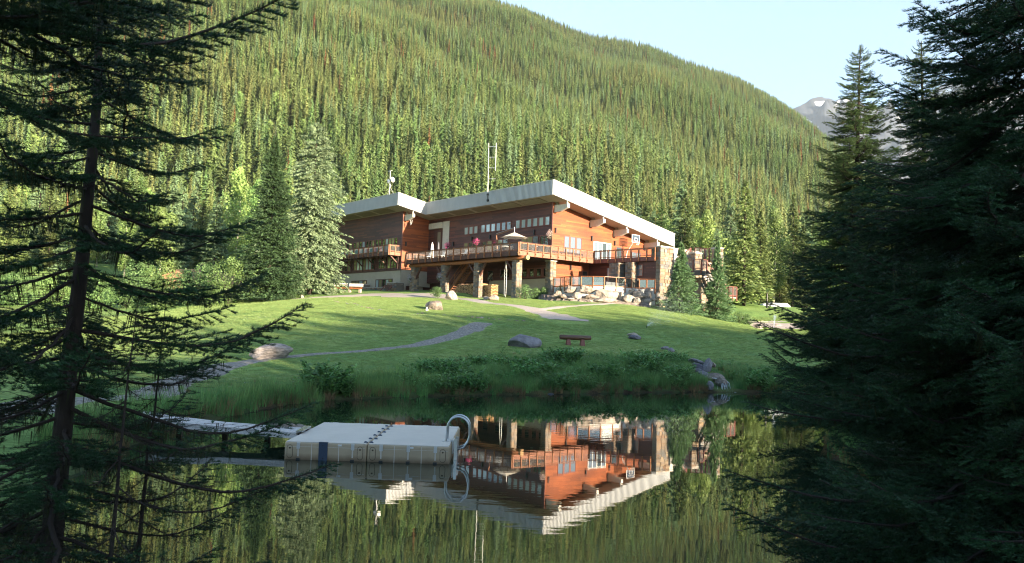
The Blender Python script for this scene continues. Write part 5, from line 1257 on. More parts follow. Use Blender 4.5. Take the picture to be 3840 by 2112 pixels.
idx = np.full(n, 5); fl = fbm(X, Y, 5, 12, 3); idx = np.where((r.random(n) < np.where(fl > .2, .12, .012)) & (Y < 60), 6, idx)
scatter('lawn_grass', np.stack([X, Y, gz(X, Y)], 1), idx, np.where(idx == 6, .30, r.uniform(.55, 1.0, n)) * (1 + np.clip((Y - 45) / 60, 0, .6)), r.uniform(0, 6.28, n), veg, 'short mown grass of the lawn with white clover', 'grass', zscale=np.full(n, .62))

# ------------------------------------------------------------------ raft and boardwalk
RX, RY, FBD = -4.0965, 14.8653, 0.324
raft = empty('swim_raft', (RX, RY, 0)); tag(raft, 'square beige plastic floating dock with a steel ladder at its right side', 'floating dock')
def rounded_box(x0, x1, y0, y1, z0, z1, rad, m):
    bm = bmesh.new(); bmesh.ops.create_cube(bm, size=1)
    for v in bm.verts: v.co = Vector(((x0 + x1) / 2 + v.co.x * (x1 - x0), (y0 + y1) / 2 + v.co.y * (y1 - y0), (z0 + z1) / 2 + v.co.z * (z1 - z0)))
    bmesh.ops.bevel(bm, geom=list(bm.edges), offset=rad, segments=3, affect='EDGES', profile=.5); me = bpy.data.meshes.new('box'); bm.to_mesh(me); bm.free(); me.materials.append(m); me.polygons.foreach_set('use_smooth', [True] * len(me.polygons)); return me
def m_raft():
    m = mat('raft_side', (0.44, 0.335, 0.21), 0.6, var=.06, scale=3); t = m.node_tree; n = t.nodes; l = t.links; b = n['Principled BSDF']; src_ = b.inputs['Base Color'].links[0].from_socket
    tc = n.new('ShaderNodeTexCoord'); sp = n.new('ShaderNodeSeparateXYZ'); l.new(tc.outputs['Object'], sp.inputs[0]); no = n.new('ShaderNodeTexNoise'); no.inputs['Scale'].default_value = 7; l.new(tc.outputs['Object'], no.inputs[0])
    ad = n.new('ShaderNodeMath'); ad.operation = 'MULTIPLY_ADD'; l.new(no.outputs[0], ad.inputs[0]); ad.inputs[1].default_value = -.06; l.new(sp.outputs[2], ad.inputs[2])
    mr = n.new('ShaderNodeMapRange'); mr.inputs[1].default_value = -.03; mr.inputs[2].default_value = .09; mr.inputs[3].default_value = .8; mr.inputs[4].default_value = 0; l.new(ad.outputs[0], mr.inputs[0])
    mx = n.new('ShaderNodeMix'); mx.data_type = 'RGBA'; l.new(mr.outputs[0], mx.inputs[0]); l.new(src_, mx.inputs[6]); mx.inputs[7].default_value = (.10, .05, .02, 1); l.new(mx.outputs[2], b.inputs['Base Color']); return m
MT['raft_side'] = m_raft()
for k in range(2):
    x0 = k * 1.525 + .006; x1 = x0 + 1.513; me = rounded_box(x0, x1, 0, 3.05, -.12, FBD - .012, .03, MT['raft_side']); fl = link('float_section', me, raft)
    m = MB(); m.box((x0 + .02, .02, FBD - .013), (x1 - .02, 3.03, FBD), MT['raft_top']); m.build('deck_top', fl)
    for i in range(3):
        cx = x0 + .255 + .5 * i
        if k == 0 and i == 1: continue
        m = MB(); m.box((cx - .03, -.012, .20), (cx + .03, .03, .312), MT['galv']); m.box((cx - .012, -.008, .06), (cx + .012, .02, .2), MT['raft_top']); m.box((cx - .035, -.014, -.02), (cx + .035, .02, .03), MT['black_metal']); m.build('coupler', fl)
    for i in (0, 1):
        cx = x0 + .10 if i == 0 else x1 - .12; m = MB(); pts = []
        for t in np.linspace(0, 2 * math.pi, 20, endpoint=False): pts.append((cx + .052 * math.cos(t), -.001, .13 + .052 * math.sin(t) + (.085 if math.sin(t) > 0 else -.05)))
        m.tube(pts, .004, MT['mud'], 5, closed=True); m.tube([(cx, -.004, .21), (cx, .01, .21)], [.016, .016], MT['mud'], 8); m.build('oval_recess', fl)
    for cx in (x0 + .50, x0 + 1.0): m = MB(); m.box((cx - .006, -.004, -.05), (cx + .006, .02, FBD - .03), MT['raft_top']); m.build('rib', fl)
    m = MB(); m.box((x0 + .03, -.002, .235), (x1 - .03, .02, .24), MT['raft_top']); m.build('seam_line', fl)
    m = MB(); m.box((x0 + (.98 if k == 0 else .78), -.003, .265), (x0 + (1.05 if k == 0 else .85), .01, .295), MT['white']); m.build('sticker', fl)
for i in range(6):
    y = .16 + .5 * i; m = MB(); 
    for s in (-1, 1): m.tube([(1.525 + s * (.015 + .075 * t), y, FBD + .003 + .004 * math.sin(t * 3.14)) for t in (0, .35, .7, 1)], [.008, .020, .022, .006], MT['blue_metal'], 8)
    o = m.build('joint_coupler', raft); o.scale = (1, 1, 1)
for i in range(6):
    for e, xx in (('l', .03), ('r', 3.0)):
        if e == 'r': m = MB(); m.box((xx, .16 + .5 * i, FBD), (xx + .03, .26 + .5 * i, FBD + .004), MT['galv']); m.build('edge_clip', raft)
for i in range(6): m = MB(); m.box((.22 + .5 * i, 3.0, FBD), (.34 + .5 * i, 3.04, FBD + .004), MT['galv']); m.build('edge_clip', raft)
m = MB(); m.box((.64, -.02, -.1), (.80, .015, FBD + .004), MT['blue_metal']); m.box((.64, -.02, FBD - .002), (.80, .05, FBD + .006), MT['blue_metal']); m.build('steel_bracket', raft)
m = MB(); m.tube([(.72, -.03, .27), (.72, -.01, .27)], [.012, .012], MT['black_metal'], 8); m.tube([(.72, -.03, .04), (.72, -.01, .04)], [.012, .012], MT['black_metal'], 8); m.build('bolt', raft)
lad = []
for dy in (0, .34):
    m = MB(); y0 = .62 + dy
    pts = [(2.93, y0, FBD), (2.94, y0, FBD + .22)] + [(3.155 - .215 * math.cos(t), y0, FBD + .26 + .22 * math.sin(t)) for t in np.linspace(0.15, math.pi * .98, 14)] + [(3.375, y0, FBD + .14), (3.34, y0, FBD + .0), (3.27, y0, FBD - .10), (3.08, y0, FBD - .17)]
    m.tube(pts, .017, MT['steel'], 8); m.build('ladder_hoop', raft, smooth=True)
for z in (FBD + .02,): m = MB(); m.box((2.86, .60, FBD), (3.0, .99, FBD + .012), MT['galv']); m.box((3.05, .60, FBD - .22), (3.075, .99, FBD + .03), MT['galv']); m.box((3.09, .55, -.12), (3.15, .62, FBD + .05), MT['steel']); m.box((3.09, .97, -.12), (3.15, 1.04, FBD + .05), MT['steel']); m.build('ladder_mount', raft)
for z in (.12, -.1): m = MB(); m.tube([(3.12, .6, z), (3.12, 1.0, z)], [.016, .016], MT['steel'], 8); m.build('ladder_rung', raft)

walk = empty('boardwalk', (0, 0, 0)); tag(walk, 'narrow curved boardwalk of weathered planks leading from the left bank to the raft', 'boardwalk')
far_ = [on_z(534, 1527, .46), on_z(675, 1553, .42), on_z(848, 1579, .37), on_z(1005, 1593, .35), on_z(1146, 1604, .34)]; near_ = [on_z(500, 1552, .46), on_z(675, 1585, .42), on_z(832, 1600, .37), on_z(985, 1613, .35), on_z(1112, 1624, .34)]
far_ = [near_[i] + (far_[i] - near_[i]) * [.62, .70, .85, .95, 1][i] for i in range(5)]
segs_ = [(0, 1), (1, 2), (2, 4)]
for s_, e_ in segs_:
    for k in range(4):
        m = MB(); t0 = k / 4 + .02; t1 = (k + 1) / 4 - .02
        A0 = near_[s_] + (far_[s_] - near_[s_]) * t0; A1 = near_[s_] + (far_[s_] - near_[s_]) * t1; B0 = near_[e_] + (far_[e_] - near_[e_]) * t0; B1 = near_[e_] + (far_[e_] - near_[e_]) * t1; gap = .012 / np.linalg.norm(B0 - A0)
        A0, B0 = A0 + (B0 - A0) * gap, B0 - (B0 - A0) * gap; A1, B1 = A1 + (B1 - A1) * gap, B1 - (B1 - A1) * gap; dz = np.array([0, 0, .035])
        m.hexa([tuple(q) for q in (A0 - dz, B0 - dz, B1 - dz, A1 - dz, A0, B0, B1, A1)], MT['weathered']); m.build('plank', walk)
    for t in (.06, .9):
        A0 = near_[s_] + (far_[s_] - near_[s_]) * t; B0 = near_[e_] + (far_[e_] - near_[e_]) * t; m = MB(); m.bar(tuple(A0 - [0, 0, .08]), tuple(B0 - [0, 0, .08]), .06, .08, MT['weathered']); m.build('beam', walk)
for i in range(5):
    for P_ in (far_[i],): m = MB(); m.box((P_[0] - .05, P_[1] - .02, -.6), (P_[0] + .05, P_[1] + .08, P_[2] - .05), MT['mud']); m.build('pile', walk)
for i in range(3): m = MB(); a0 = near_[4] + (near_[4] - near_[3]) * .0 + np.array([.05 * i, 0, .03]); b0 = far_[4] + np.array([.05 * i, 0, .03]); m.bar(tuple(a0), tuple(b0), .03, .02, MT['steel']); m.build('hinge_bar', walk)

# ------------------------------------------------------------------ waterfall, stream stones
def stone_px(label, px, py, d, size, mt, seed, rot=(0, 0, 0), group=None, name='stream_rock'):
    q = on_ground(px, py, 12.0) if (35 < d < 60) else by_depth(px, py, d)
    if 35 < d < 60: q = q + np.array([0, 0, size[2] * .25])
    me = rock_mesh(name, *size, MT[mt], seed, 2, .18); o = link(name, me, None, tuple(q), rot); return tag(o, label, 'rock', group)
for i, (px, py, d, s_, m_, ro_, lab) in enumerate([(2608, 1363, 40.6, (1.0, .8, .28), 'slate', (0, .25, .2), 'dark slate slab at the top of the little waterfall'), (2634, 1386, 39.6, (1.1, .7, .3), 'slate', (.2, .35, .2), 'tilted slate slab second from the top of the waterfall'), (2654, 1392, 39.2, (.4, .5, .95), 'rock_grey', (0, .3, .1), 'pale upright stone beside the tilted slate'),
        (2622, 1397, 39.0, (.7, .6, .25), 'slate', (.1, .2, .4), 'wet slate below the upright stone'), (2644, 1412, 38.4, (.7, .6, .25), 'slate', (.3, .4, .1), 'small slate step in the middle of the cascade'), (2652, 1428, 37.8, (.8, .5, .3), 'rock_grey', (.1, .35, .3), 'light stone left of the lip of the waterfall'), (2690, 1432, 37.3, (1.15, 1.0, .50), 'rock_brown', (0, .1, .1), 'wet brown stone forming the lip of the waterfall'),
        (2704, 1450, 36.9, (.5, .6, .6), 'rock_brown', (0, 0, .1), 'dark stone right of the falling water'), (2664, 1462, 36.9, (.35, .4, .5), 'rock_grey', (0, .1, .1), 'stone standing in the water left of the fall'), (2666, 1374, 40.0, (.6, .6, .35), 'rock_brown', (0, .1, .4), 'brown rock on the bank right of the slate slabs'), (2376, 1260, 54, (.8, .6, .3), 'rock_pale', (0, .1, .1), 'flat pale stone over the stream outlet on the lawn'),
        (2380, 1272, 51, (.8, .8, .35), 'slate', (0, .1, .5), 'dark stone below the flat pale stone on the lawn'), (2495, 1311, 45, (.5, .5, .25), 'rock_grey', (0, .1, .1), 'left of the two small stones in the lawn gully'), (2516, 1320, 44, (.4, .4, .28), 'rock_grey', (.5, .1, .5), 'right of the two small stones in the lawn gully'), (2908, 1232, 84, (1.6, 1.2, .9), 'rock_pale', (0, 0, 0), 'pale rock at the edge of the drive at right'), (2842, 1234, 78, (1.3, 1, .9), 'rock_pale', (0, 0, .4), 'pale rock left of the one at the drive edge'), (3460, 1490, 27.6, (1.2, 1, 1.1), 'rock_grey', (0, 0, .4), 'grey boulder seen through the boughs at right'),
        (2070, 1484, 31.9, (.5, .4, .2), 'slate', (0, 0, .4), 'small slate stone at the waterline'), (1075, 1612, 16.9, (1.0, .5, .3), 'rock_brown', (0, 0, 0), 'brown rock in the water under the end of the boardwalk')]):
    stone_px(lab, px, py, d, s_, m_, 200 + i, ro_)
r = np.random.default_rng(3)
ln1 = [(1242, 1126), (1290, 1137), (1340, 1143), (1385, 1157), (1440, 1165)]; ln2 = [(1560, 1178), (1640, 1180), (1720, 1186), (1800, 1192), (1880, 1198), (1990, 1207)]
for ln_, n_, grp, lab in ((ln1, 20, 'stones lining the dry stream bed at left', 'small stone in the dry stream bed on the sunlit lawn'), (ln2, 18, 'stones along the stream behind the lawn crest', 'small stone along the stream behind the lawn crest')):
    for i in range(n_):
        t = (i + r.random() * .7) / n_ * (len(ln_) - 1); k = min(len(ln_) - 2, int(t)); f = t - k; px = ln_[k][0] * (1 - f) + ln_[k + 1][0] * f; py = ln_[k][1] * (1 - f) + ln_[k + 1][1] * f; g_ = ground_px(px, py + r.uniform(-3, 3))
        me = rock_mesh('stream_stone', r.uniform(.15, .6), r.uniform(.15, .5), r.uniform(.1, .26), MT[['rock_pale', 'rock_brown', 'rock_brown', 'rock_grey'][r.integers(0, 4)]], 300 + i, 1, .2); o = link('stream_stone', me, None, (g_[0], g_[1], g_[2] - .02), (0, 0, r.uniform(0, 3))); tag(o, lab, 'stone', grp)
MT['white_water'] = mat('white_water', (0.75, 0.78, 0.80), 0.3, var=.3, scale=14, stretch=(3, 3, .5), trans=.4)
m = MB(); A = np.array([9.55, 38.4, .60]); B = np.array([9.80, 37.2, .50]); C_2 = np.array([9.86, 36.75, .40]); D_2 = np.array([9.84, 36.45, -.02])
rw = random.Random(9)
for k in range(22):
    ox = rw.gauss(0, .11); o_ = np.array([ox, rw.uniform(-.06, .06), 0]); t0 = rw.choice([0, 0, 1, 2]); w_ = rw.uniform(.004, .014); jit = lambda s_: np.array([rw.gauss(0, s_), rw.gauss(0, s_), 0])
    P_ = [A + o_ * .6 + jit(.02), B + o_ + jit(.02), C_2 + o_ * 1.1 + jit(.02), D_2 + o_ * 1.3 + np.array([0, 0, 0]) + jit(.04)][t0:]
    if rw.random() < .3: P_[-1] = P_[-2] + (P_[-1] - P_[-2]) * rw.uniform(.3, .8)
    if len(P_) > 1: m.tube([tuple(q) for q in P_], [w_ * rw.uniform(.6, 1.3) for _ in P_], MT['white_water'], 4)
for k in range(90):
    q = D_2 + np.array([rw.gauss(0, .16), rw.gauss(-.03, .08), abs(rw.gauss(0, .05)) + .01]); s_ = .012; m.add([tuple(q), tuple(q + [s_, 0, 0]), tuple(q + [0, 0, s_])], [(0, 1, 2)], MT['white_water'])
for k in range(12): o_ = np.array([random.uniform(-.4, .4), random.uniform(-.25, .15), .006]); m.tube([tuple(D_2 * [1, 1, 0] + o_), tuple(D_2 * [1, 1, 0] + o_ + [random.uniform(.05, .25), .02, 0])], [.008, .004], MT['white_water'], 4)
tag(m.build('waterfall', smooth=True), 'thin white waterfall trickling over slate stones into the pond', 'waterfall')

r = np.random.default_rng(71); n = 1500; X = r.uniform(-7, 16, n); Y = r.uniform(9, 37, n); sd = shore_sd(np.stack([X, Y], 1)); pa_ = fbm(X, Y, 4, 61, 3)
k_ = (sd < -.1) & ((sd > -1.6) | (pa_ > .75)) & (r.random(n) < .8) & ~((X > -4.2) & (X < -.9) & (Y > 14.7) & (Y < 18)); X, Y = X[k_], Y[k_]; a_ = r.uniform(0, 6.28, len(X)); s_ = r.uniform(.01, .05, len(X)); q_ = r.uniform(.2, .9, len(X))
V = np.stack([np.stack([X + s_ * c1, Y + s_ * c2 * q_, .003 + 0 * X], 1) for c1, c2 in ((-1, -1), (1, -.7), (.8, 1), (-.7, .9))], 1).reshape(-1, 3)
tag(link('pond_debris', mesh_np('pond_debris', V, np.arange(len(V)).reshape(-1, 4), MT['straw'])), 'bits of leaves and pollen floating near the pond edge', 'debris', kind='stuff')

# ------------------------------------------------------------------ benches
g_ = ground_px(2157, 1296); bn = empty('log_bench', g_, .16); tag(bn, 'half log bench standing on the shaded bank right of the grey boulder', 'bench')
L = 118 * g_[1] / FOC
m = MB(); m.tube([(-L / 2, 0, .47), (-L / 4, 0, .46), (0, 0, .46), (L / 4, 0, .455), (L / 2, 0, .46)], [.145, .15, .15, .15, .14], MT['bench_wood'], 14); sm = m.build('seat', bn, smooth=True)
for s in (-1, 1): m = MB(); m.tube([(s * (L / 2 + .004), 0, .46), (s * (L / 2 + .01), 0, .46)], [.13, .13], MT['log_end'] if s > 0 else MT['timber_dark'], 12); m.build('log_end', bn)
for s in (-1, 1): m = MB(); m.hexa([(s * L * .23 - .14, -.22, -.1), (s * L * .23 + .14, -.22, -.1), (s * L * .23 + .14, .22, -.1), (s * L * .23 - .14, .22, -.1), (s * L * .23 - .09, -.15, .36), (s * L * .23 + .09, -.15, .36), (s * L * .23 + .09, .15, .36), (s * L * .23 - .09, .15, .36)], MT['trim']); m.build('leg', bn)
def park_bench(px, py, lab, d):
    q = by_depth(px, py, d); t = empty('park_bench', (q[0], d, q[2]), -.30); tag(t, lab, 'bench', 'wooden benches by the drive')
    for i in range(2): m = MB(); m.box((-.95, .22, .62 + i * .2), (.95, .26, .74 + i * .2), MT['white']); m.build('back_slat', t)
    for i in range(3): m = MB(); m.box((-.95, -.25 + i * .16, .40), (.95, -.11 + i * .16, .45), MT['timber']); m.build('seat_slat', t)
    m = MB(); m.box((-.95, -.28, .26), (.95, -.255, .42), MT['timber']); m.build('front_board', t)
    for s in (-.7, .7): m = MB(); m.box((s - .1, -.22, -.2), (s + .1, .2, .3), MT['rock_pale']); m.box((s - .04, .262, .0), (s + .04, .32, .95), MT['timber']); m.build('leg', t)
park_bench(1272, 1091, 'left one of two wooden benches in the sun by the drive', 97.5); park_bench(1331, 1093, 'right one of two wooden benches in the sun by the drive', 96.5)
# small dark bench between planter walls
q = G3(26.6, -4.0, float(gz(*G(26.6, -4.0)[:2]))); t = empty('low_chair', q, -PS); tag(t, 'low dark wooden chair in front of the stone planter', 'chair')
for s in (-.9, .9): m = MB(); m.bar((s - .3, -.3, -.1), (s + .15, .2, .7), .12, .12, MT['trim']); m.build('leg', t)
m = MB(); m.box((-.8, -.2, .28), (.8, .2, .33), MT['timber_dark']); m.build('seat', t); m = MB(); m.box((-.7, .2, .35), (.9, .24, .8), MT['timber_dark']); m.build('backrest', t)

# ------------------------------------------------------------------ woodpile
wp = empty('woodpile', (o0[0], o0[1], 0), -PS); tag(wp, 'long stack of split firewood under the deck around the third stone column', 'woodpile')
rr = np.random.default_rng(5); m = MB(); a = 14.3
while a > 7.3:
    gl_ = float(gz(*G(a, -2.2)[:2])); top = 7.55 if a < 13 else 7.55 - (a - 13) * .85
    if a < 8.6: top = 7.3
    z = gl_ + .05; rowi = 0
    while z < top:
        rad = rr.uniform(.055, .10); ax_ = -a + rr.uniform(-.05, .05) + (.07 if rowi % 2 else 0); y0 = -2.55 + rr.uniform(-.07, .05); ph = rr.uniform(0, 1)
        n_ = rr.integers(4, 7); c = [(ax_ + rad * math.cos(ph + 6.283 * k / n_), y, z + rad * math.sin(ph + 6.283 * k / n_)) for y in (y0, y0 + .9) for k in range(n_)]
        m.add(c, [list(range(n_))], MT['log_end']); m.add(c, [(k, (k + 1) % n_, (k + 1) % n_ + n_, k + n_) for k in range(n_)], MT['log_bark'] if rr.random() < .5 else MT['log_end'])
        z += rad * 1.75; rowi += 1
    a -= .155
o = m.build('split_logs', wp); o['kind'] = 'stuff'
m = MB()
for k in range(10):
    for j in range(5): m.tube([(-7.35 + .12 * (k % 2), -2.6 + j * .2, 5.95 + k * .155), (-6.75 + .12 * (k % 2), -2.6 + j * .2, 5.95 + k * .155)], [.075, .07], MT['log_end'], 5)
o = m.build('cross_stacked_logs', wp); o['kind'] = 'stuff'

# ------------------------------------------------------------------ things on and around the deck
LA = lambda a, b, z: (-a, b, z)
um = empty('cantilever_parasol', (o0[0], o0[1], 0), -PS); tag(um, 'open cream cantilever parasol on the deck corner', 'parasol')
cx, cy, cz, rr_ = -3.85, -2.0, 12.42, 1.55
for k in range(8):
    t0, t1 = 2 * math.pi * k / 8, 2 * math.pi * (k + 1) / 8; m = MB(); e0 = (cx + rr_ * math.cos(t0), cy + rr_ * math.sin(t0), cz); e1 = (cx + rr_ * math.cos(t1), cy + rr_ * math.sin(t1), cz); mid = ((e0[0] + e1[0]) / 2 * .97 + cx * .03, (e0[1] + e1[1]) / 2 * .97 + cy * .03, cz + .03)
    m.add([(cx, cy, cz + .62), e0, mid, e1], [(0, 1, 2), (0, 2, 3)], MT['canvas']); m.build('canopy_panel', um)
    m = MB(); m.bar((cx, cy, cz + .40), (e0[0], e0[1], cz - .02), .03, .03, MT['post_wood']); m.build('rib', um)
m = MB(); m.tube([(-6.75, -2, 10.66), (-6.72, -2, 11.8), (-6.95, -2, 12.95)], [.06, .06, .05], MT['post_wood'], 8); m.build('pole', um)
m = MB(); m.bar((-6.95, -2, 12.95), (-3.85, -2, 13.42), .08, .1, MT['post_wood']); m.build('boom', um); m = MB(); m.tube([(-3.85, -2, 13.6), (-3.85, -2, 12.9)], [.025, .02], MT['white'], 6); m.tube([(-6.95, -2, 13.1), (-3.85, -2, 13.55)], [.012, .012], MT['white'], 4); m.build('tension_rod', um)
m = MB(); m.box((-7.2, -2.4, 10.66), (-6.3, -1.6, 10.74), MT['black_metal']); m.build('base_plate', um)
def deck_thing(name, lab, cat, a, b, z=10.67, group=None): t = empty(name, G3(a, b, z), -PS); tag(t, lab, cat, group); return t
t = deck_thing('folded_parasol', 'closed white parasol standing on the deck before the alcove', 'parasol', 21.0, -1.0)
m = MB(); m.tube([(0, 0, 0), (0, 0, 1.0), (0, 0, 2.4)], [.025, .025, .02], MT['galv'], 6); m.build('pole', t); m = MB(); m.tube([(0, 0, .5), (0, 0, .8), (0, 0, 1.6), (0, 0, 2.2), (0, 0, 2.45)], [.26, .24, .2, .12, .03], MT['white'], 10); m.build('folded_canopy', t, smooth=True)
t = deck_thing('folded_parasol', 'closed dark parasol right of the closed white one', 'parasol', 20.2, -.6)
m = MB(); m.tube([(0, 0, 0), (0, 0, 2.5)], [.025, .02], MT['galv'], 6); m.build('pole', t); m = MB(); m.tube([(0, 0, .9), (0, 0, 1.7), (0, 0, 2.3), (0, 0, 2.5)], [.14, .13, .08, .03], MT['slate'], 10); m.build('folded_canopy', t, smooth=True)
for i, (a, b, lab) in enumerate([(19.5, -2.6, 'deck chair leftmost behind the long railing'), (16.8, -2.4, 'deck chair right of the pink flower basket over the long railing'), (12.2, -2.5, 'deck chair near the middle of the long railing'), (5.2, -3.2, 'dark chair left under the parasol'), (3.0, -3.2, 'dark chair right under the parasol'), (1.5, -2.6, 'dark chair at the deck corner'), (1.5, -.4, 'dark chair behind the right hand railing')]):
    t = deck_thing('deck_chair', lab, 'chair', a, b, group='chairs on the long deck'); mm = MT['black_metal'] if i > 2 else MT['white']
    m = MB(); m.box((-.24, -.24, .42), (.24, .24, .46), mm); m.build('seat', t); m = MB(); m.hexa([(-.24, .2, .46), (.24, .2, .46), (.24, .23, .46), (-.24, .23, .46), (-.24, .3, .95), (.24, .3, .95), (.24, .33, .95), (-.24, .33, .95)], mm); m.build('backrest', t)
    for sx in (-.22, .22):
        for sy in (-.22, .22): m = MB(); m.box((sx - .02, sy - .02, 0), (sx + .02, sy + .02, .42), mm); m.build('leg', t)
for a, b, lab in ((4.1, -3.0, 'round white table under the parasol'), (1.3, -1.5, 'pale wooden table behind the corner railing')):
    t = deck_thing('deck_table', lab, 'table', a, b); m = MB(); m.tube([(0, 0, .70), (0, 0, .74)], [.55, .55], MT['white'], 20); m.build('tabletop', t); m = MB(); m.tube([(0, 0, 0), (0, 0, .03), (0, 0, .05), (0, 0, .7)], [.25, .25, .04, .04], MT['black_metal'], 12); m.build('pedestal', t)
# baskets of flowers
def basket(lab, px, py, b, mt, rad, hangz):
    a, _, z = onb(px, py, b); t = empty('flower_basket', G3(a, b, z), -PS); tag(t, lab, 'flower basket')
    m = MB(); m.tube([(0, 0, -.28), (0, 0, -.2), (0, 0, -.05)], [.06, .16, .2], MT['bark'], 10); m.build('pot', t)
    me = crown_leafy('flower_mass', rad * 1.4, rad, 420, int(px), MT[mt], .09, .0, 6); o = link('blossoms', me, t, (0, 0, -rad * .7)); me = crown_leafy('leaf_mass', rad * 1.2, rad * .9, 160, int(px) + 1, MT['leaf_bush'], .09, .0, 6); link('leaves', me, t, (0, 0, -rad * .9))
    m = MB(); m.tube([(0, 0, -.05), (0, 0, hangz), (-.12, 0, hangz + .1), (-.3, 0, hangz)], [.008] * 4, MT['black_metal'], 5); m.build('hook', t)
basket('pink flower basket in front of the white pier', 1678, 921, .6, 'pink', .30, .7); basket('pink flower basket between the two lamps on the dark wall', 1788, 906, .6, 'pink', .25, .5); basket('pale pink hanging basket at the corner of the right wall', 2062, 878, 1.4, 'pale_flower', .30, .6)
basket('mauve flower basket on the first stone column from the left', 1538, 1042, -3.75, 'mauve_flower', .32, .5); basket('mauve flower basket on the second stone column from the left', 1648, 1037, -3.75, 'mauve_flower', .32, .5)
# rope ladder
t = empty('rope_ladder', (o0[0], o0[1], 0), -PS); tag(t, 'rope ladder hanging from the deck left of the fourth stone column', 'rope ladder')
for s in (-.17, .17): m = MB(); m.tube([(-4.5 + s * .1, -2.5, 10.2), (-4.5 + s * .6, -2.5, 9.2), (-4.5 + s, -2.5, 8.9), (-4.5 + s * 1.1, -2.5, 7.6), (-4.5 + s * .9, -2.5, 6.3), (-4.4, -2.5, 6.0)], [.018] * 6, MT['white'], 5); m.build('rope', t)
for k in range(8): m = MB(); m.tube([(-4.70, -2.5, 8.8 - k * .33), (-4.30, -2.5, 8.81 - k * .33)], [.022, .022], MT['white'], 6); m.build('rung', t)
# basketball hoop
t = empty('basketball_hoop', (o0[0], o0[1], 0), -PS); tag(t, 'clear basketball backboard with hoop above the upper terrace', 'basketball hoop')
m = MB(); m.box((-.32, 13.02, 13.2), (-.30, 14.3, 14.05), MT['clear_glass']); m.build('backboard', t)
m = MB()
for p_, q_ in (((-.31, 13.0, 13.18), (-.31, 14.32, 13.18)), ((-.31, 13.0, 14.07), (-.31, 14.32, 14.07)), ((-.31, 13.0, 13.18), (-.31, 13.0, 14.07)), ((-.31, 14.32, 13.18), (-.31, 14.32, 14.07)), ((-.27, 13.4, 13.35), (-.27, 13.92, 13.35)), ((-.27, 13.4, 13.7), (-.27, 13.92, 13.7)), ((-.27, 13.4, 13.35), (-.27, 13.4, 13.7)), ((-.27, 13.92, 13.35), (-.27, 13.92, 13.7))): m.bar(p_, q_, .05, .05, MT['white'])
m.build('board_frame', t); m = MB(); m.tube([(.0 + .22 * math.cos(a_), 13.66 + .22 * math.sin(a_), 13.25) for a_ in np.linspace(0, 6.283, 14, endpoint=False)], .015, MT['timber'], 5, closed=True); m.build('rim', t)
m = MB()
for k in range(10): a_ = .628 * k; m.tube([(.22 * math.cos(a_), 13.66 + .22 * math.sin(a_), 13.24), (.13 * math.cos(a_ + .3), 13.66 + .13 * math.sin(a_ + .3), 12.85)], [.008, .008], MT['white'], 4)
m.build('net', t); m = MB(); m.tube([(-1.6, 13.2, 10.67), (-1.3, 13.4, 12.2), (-.5, 13.6, 13.4)], [.07, .06, .05], MT['galv'], 8); m.build('arm', t)
# masts on the roof
def pxb(px, py, b): a, _, z = onb(px, py, b); return (-a, b, z)
t = empty('antenna_mast', (o0[0], o0[1], 0), -PS); tag(t, 'tall thin ladder like aerial mast rising from the high roof edge', 'mast')
P0, P1 = pxb(1829, 745, -.15), pxb(1833, 536, -.15); Q0, Q1 = pxb(1858, 640, -.15), pxb(1861, 536, -.15)
m = MB(); m.tube([P0, P1], [.04, .03], MT['white'], 6); m.build('main_pole', t); m = MB(); m.tube([Q0, Q1], [.03, .03], MT['white'], 6); m.build('side_pole', t)
for py in (550, 590, 630, 671): m = MB(); m.tube([pxb(1833 - (py - 536) * .01, py, -.15), pxb(1861 - (py - 536) * .03, py, -.15)], [.035, .035], MT['white'], 5); m.build('crossbar', t)
for py in (730, 752): q = pxb(1829, py, -.15); m = MB(); m.box((q[0] - .1, -.25, q[2] - .12), (q[0] + .1, -.04, q[2] + .12), MT['black_metal']); m.build('clamp', t)
q = pxb(1829, 722, -.15); m = MB(); m.tube([q, pxb(1829, 757, -.15)], [.05, .05], MT['black_metal'], 6); m.build('lower_pole', t)
t = empty('dish_mast', (o0[0], o0[1], 0), -PS); tag(t, 'short mast with two white satellite dishes on the left roof wing', 'mast')
bb_ = -2.5; P0, P1 = pxb(1460, 735, bb_), pxb(1464, 641, bb_); m = MB(); m.tube([P0, P1], [.06, .045], MT['galv'], 8); m.build('pole', t)
def dish(px, py, rad, yaw):
    q = pxb(px, py, bb_); c = Vector(q); dv = Vector((math.cos(yaw), math.sin(yaw), .05)).normalized(); m = MB(); m.tube([tuple(c - dv * .18), tuple(c - dv * .12), tuple(c), tuple(c + dv * .02)], [.03, rad * .6, rad, rad * .96], MT['white'], 16); m.build('dish', t, smooth=True)
dish(1473, 674, .36, .3); dish(1456, 680, .28, -2.6); dish(1463, 697, .16, -1.2)
for s in (-1, 1): m = MB(); m.tube([pxb(1462, 700, bb_), (P0[0] + s * .9, bb_ + .2, P0[2] + .1)], [.02, .02], MT['galv'], 4); m.build('guy', t)
m = MB(); m.box((P1[0] - .4, bb_ - .05, P1[2] - .04), (P1[0] + .4, bb_ + .05, P1[2] + .04), MT['white']); m.build('crossarm', t)

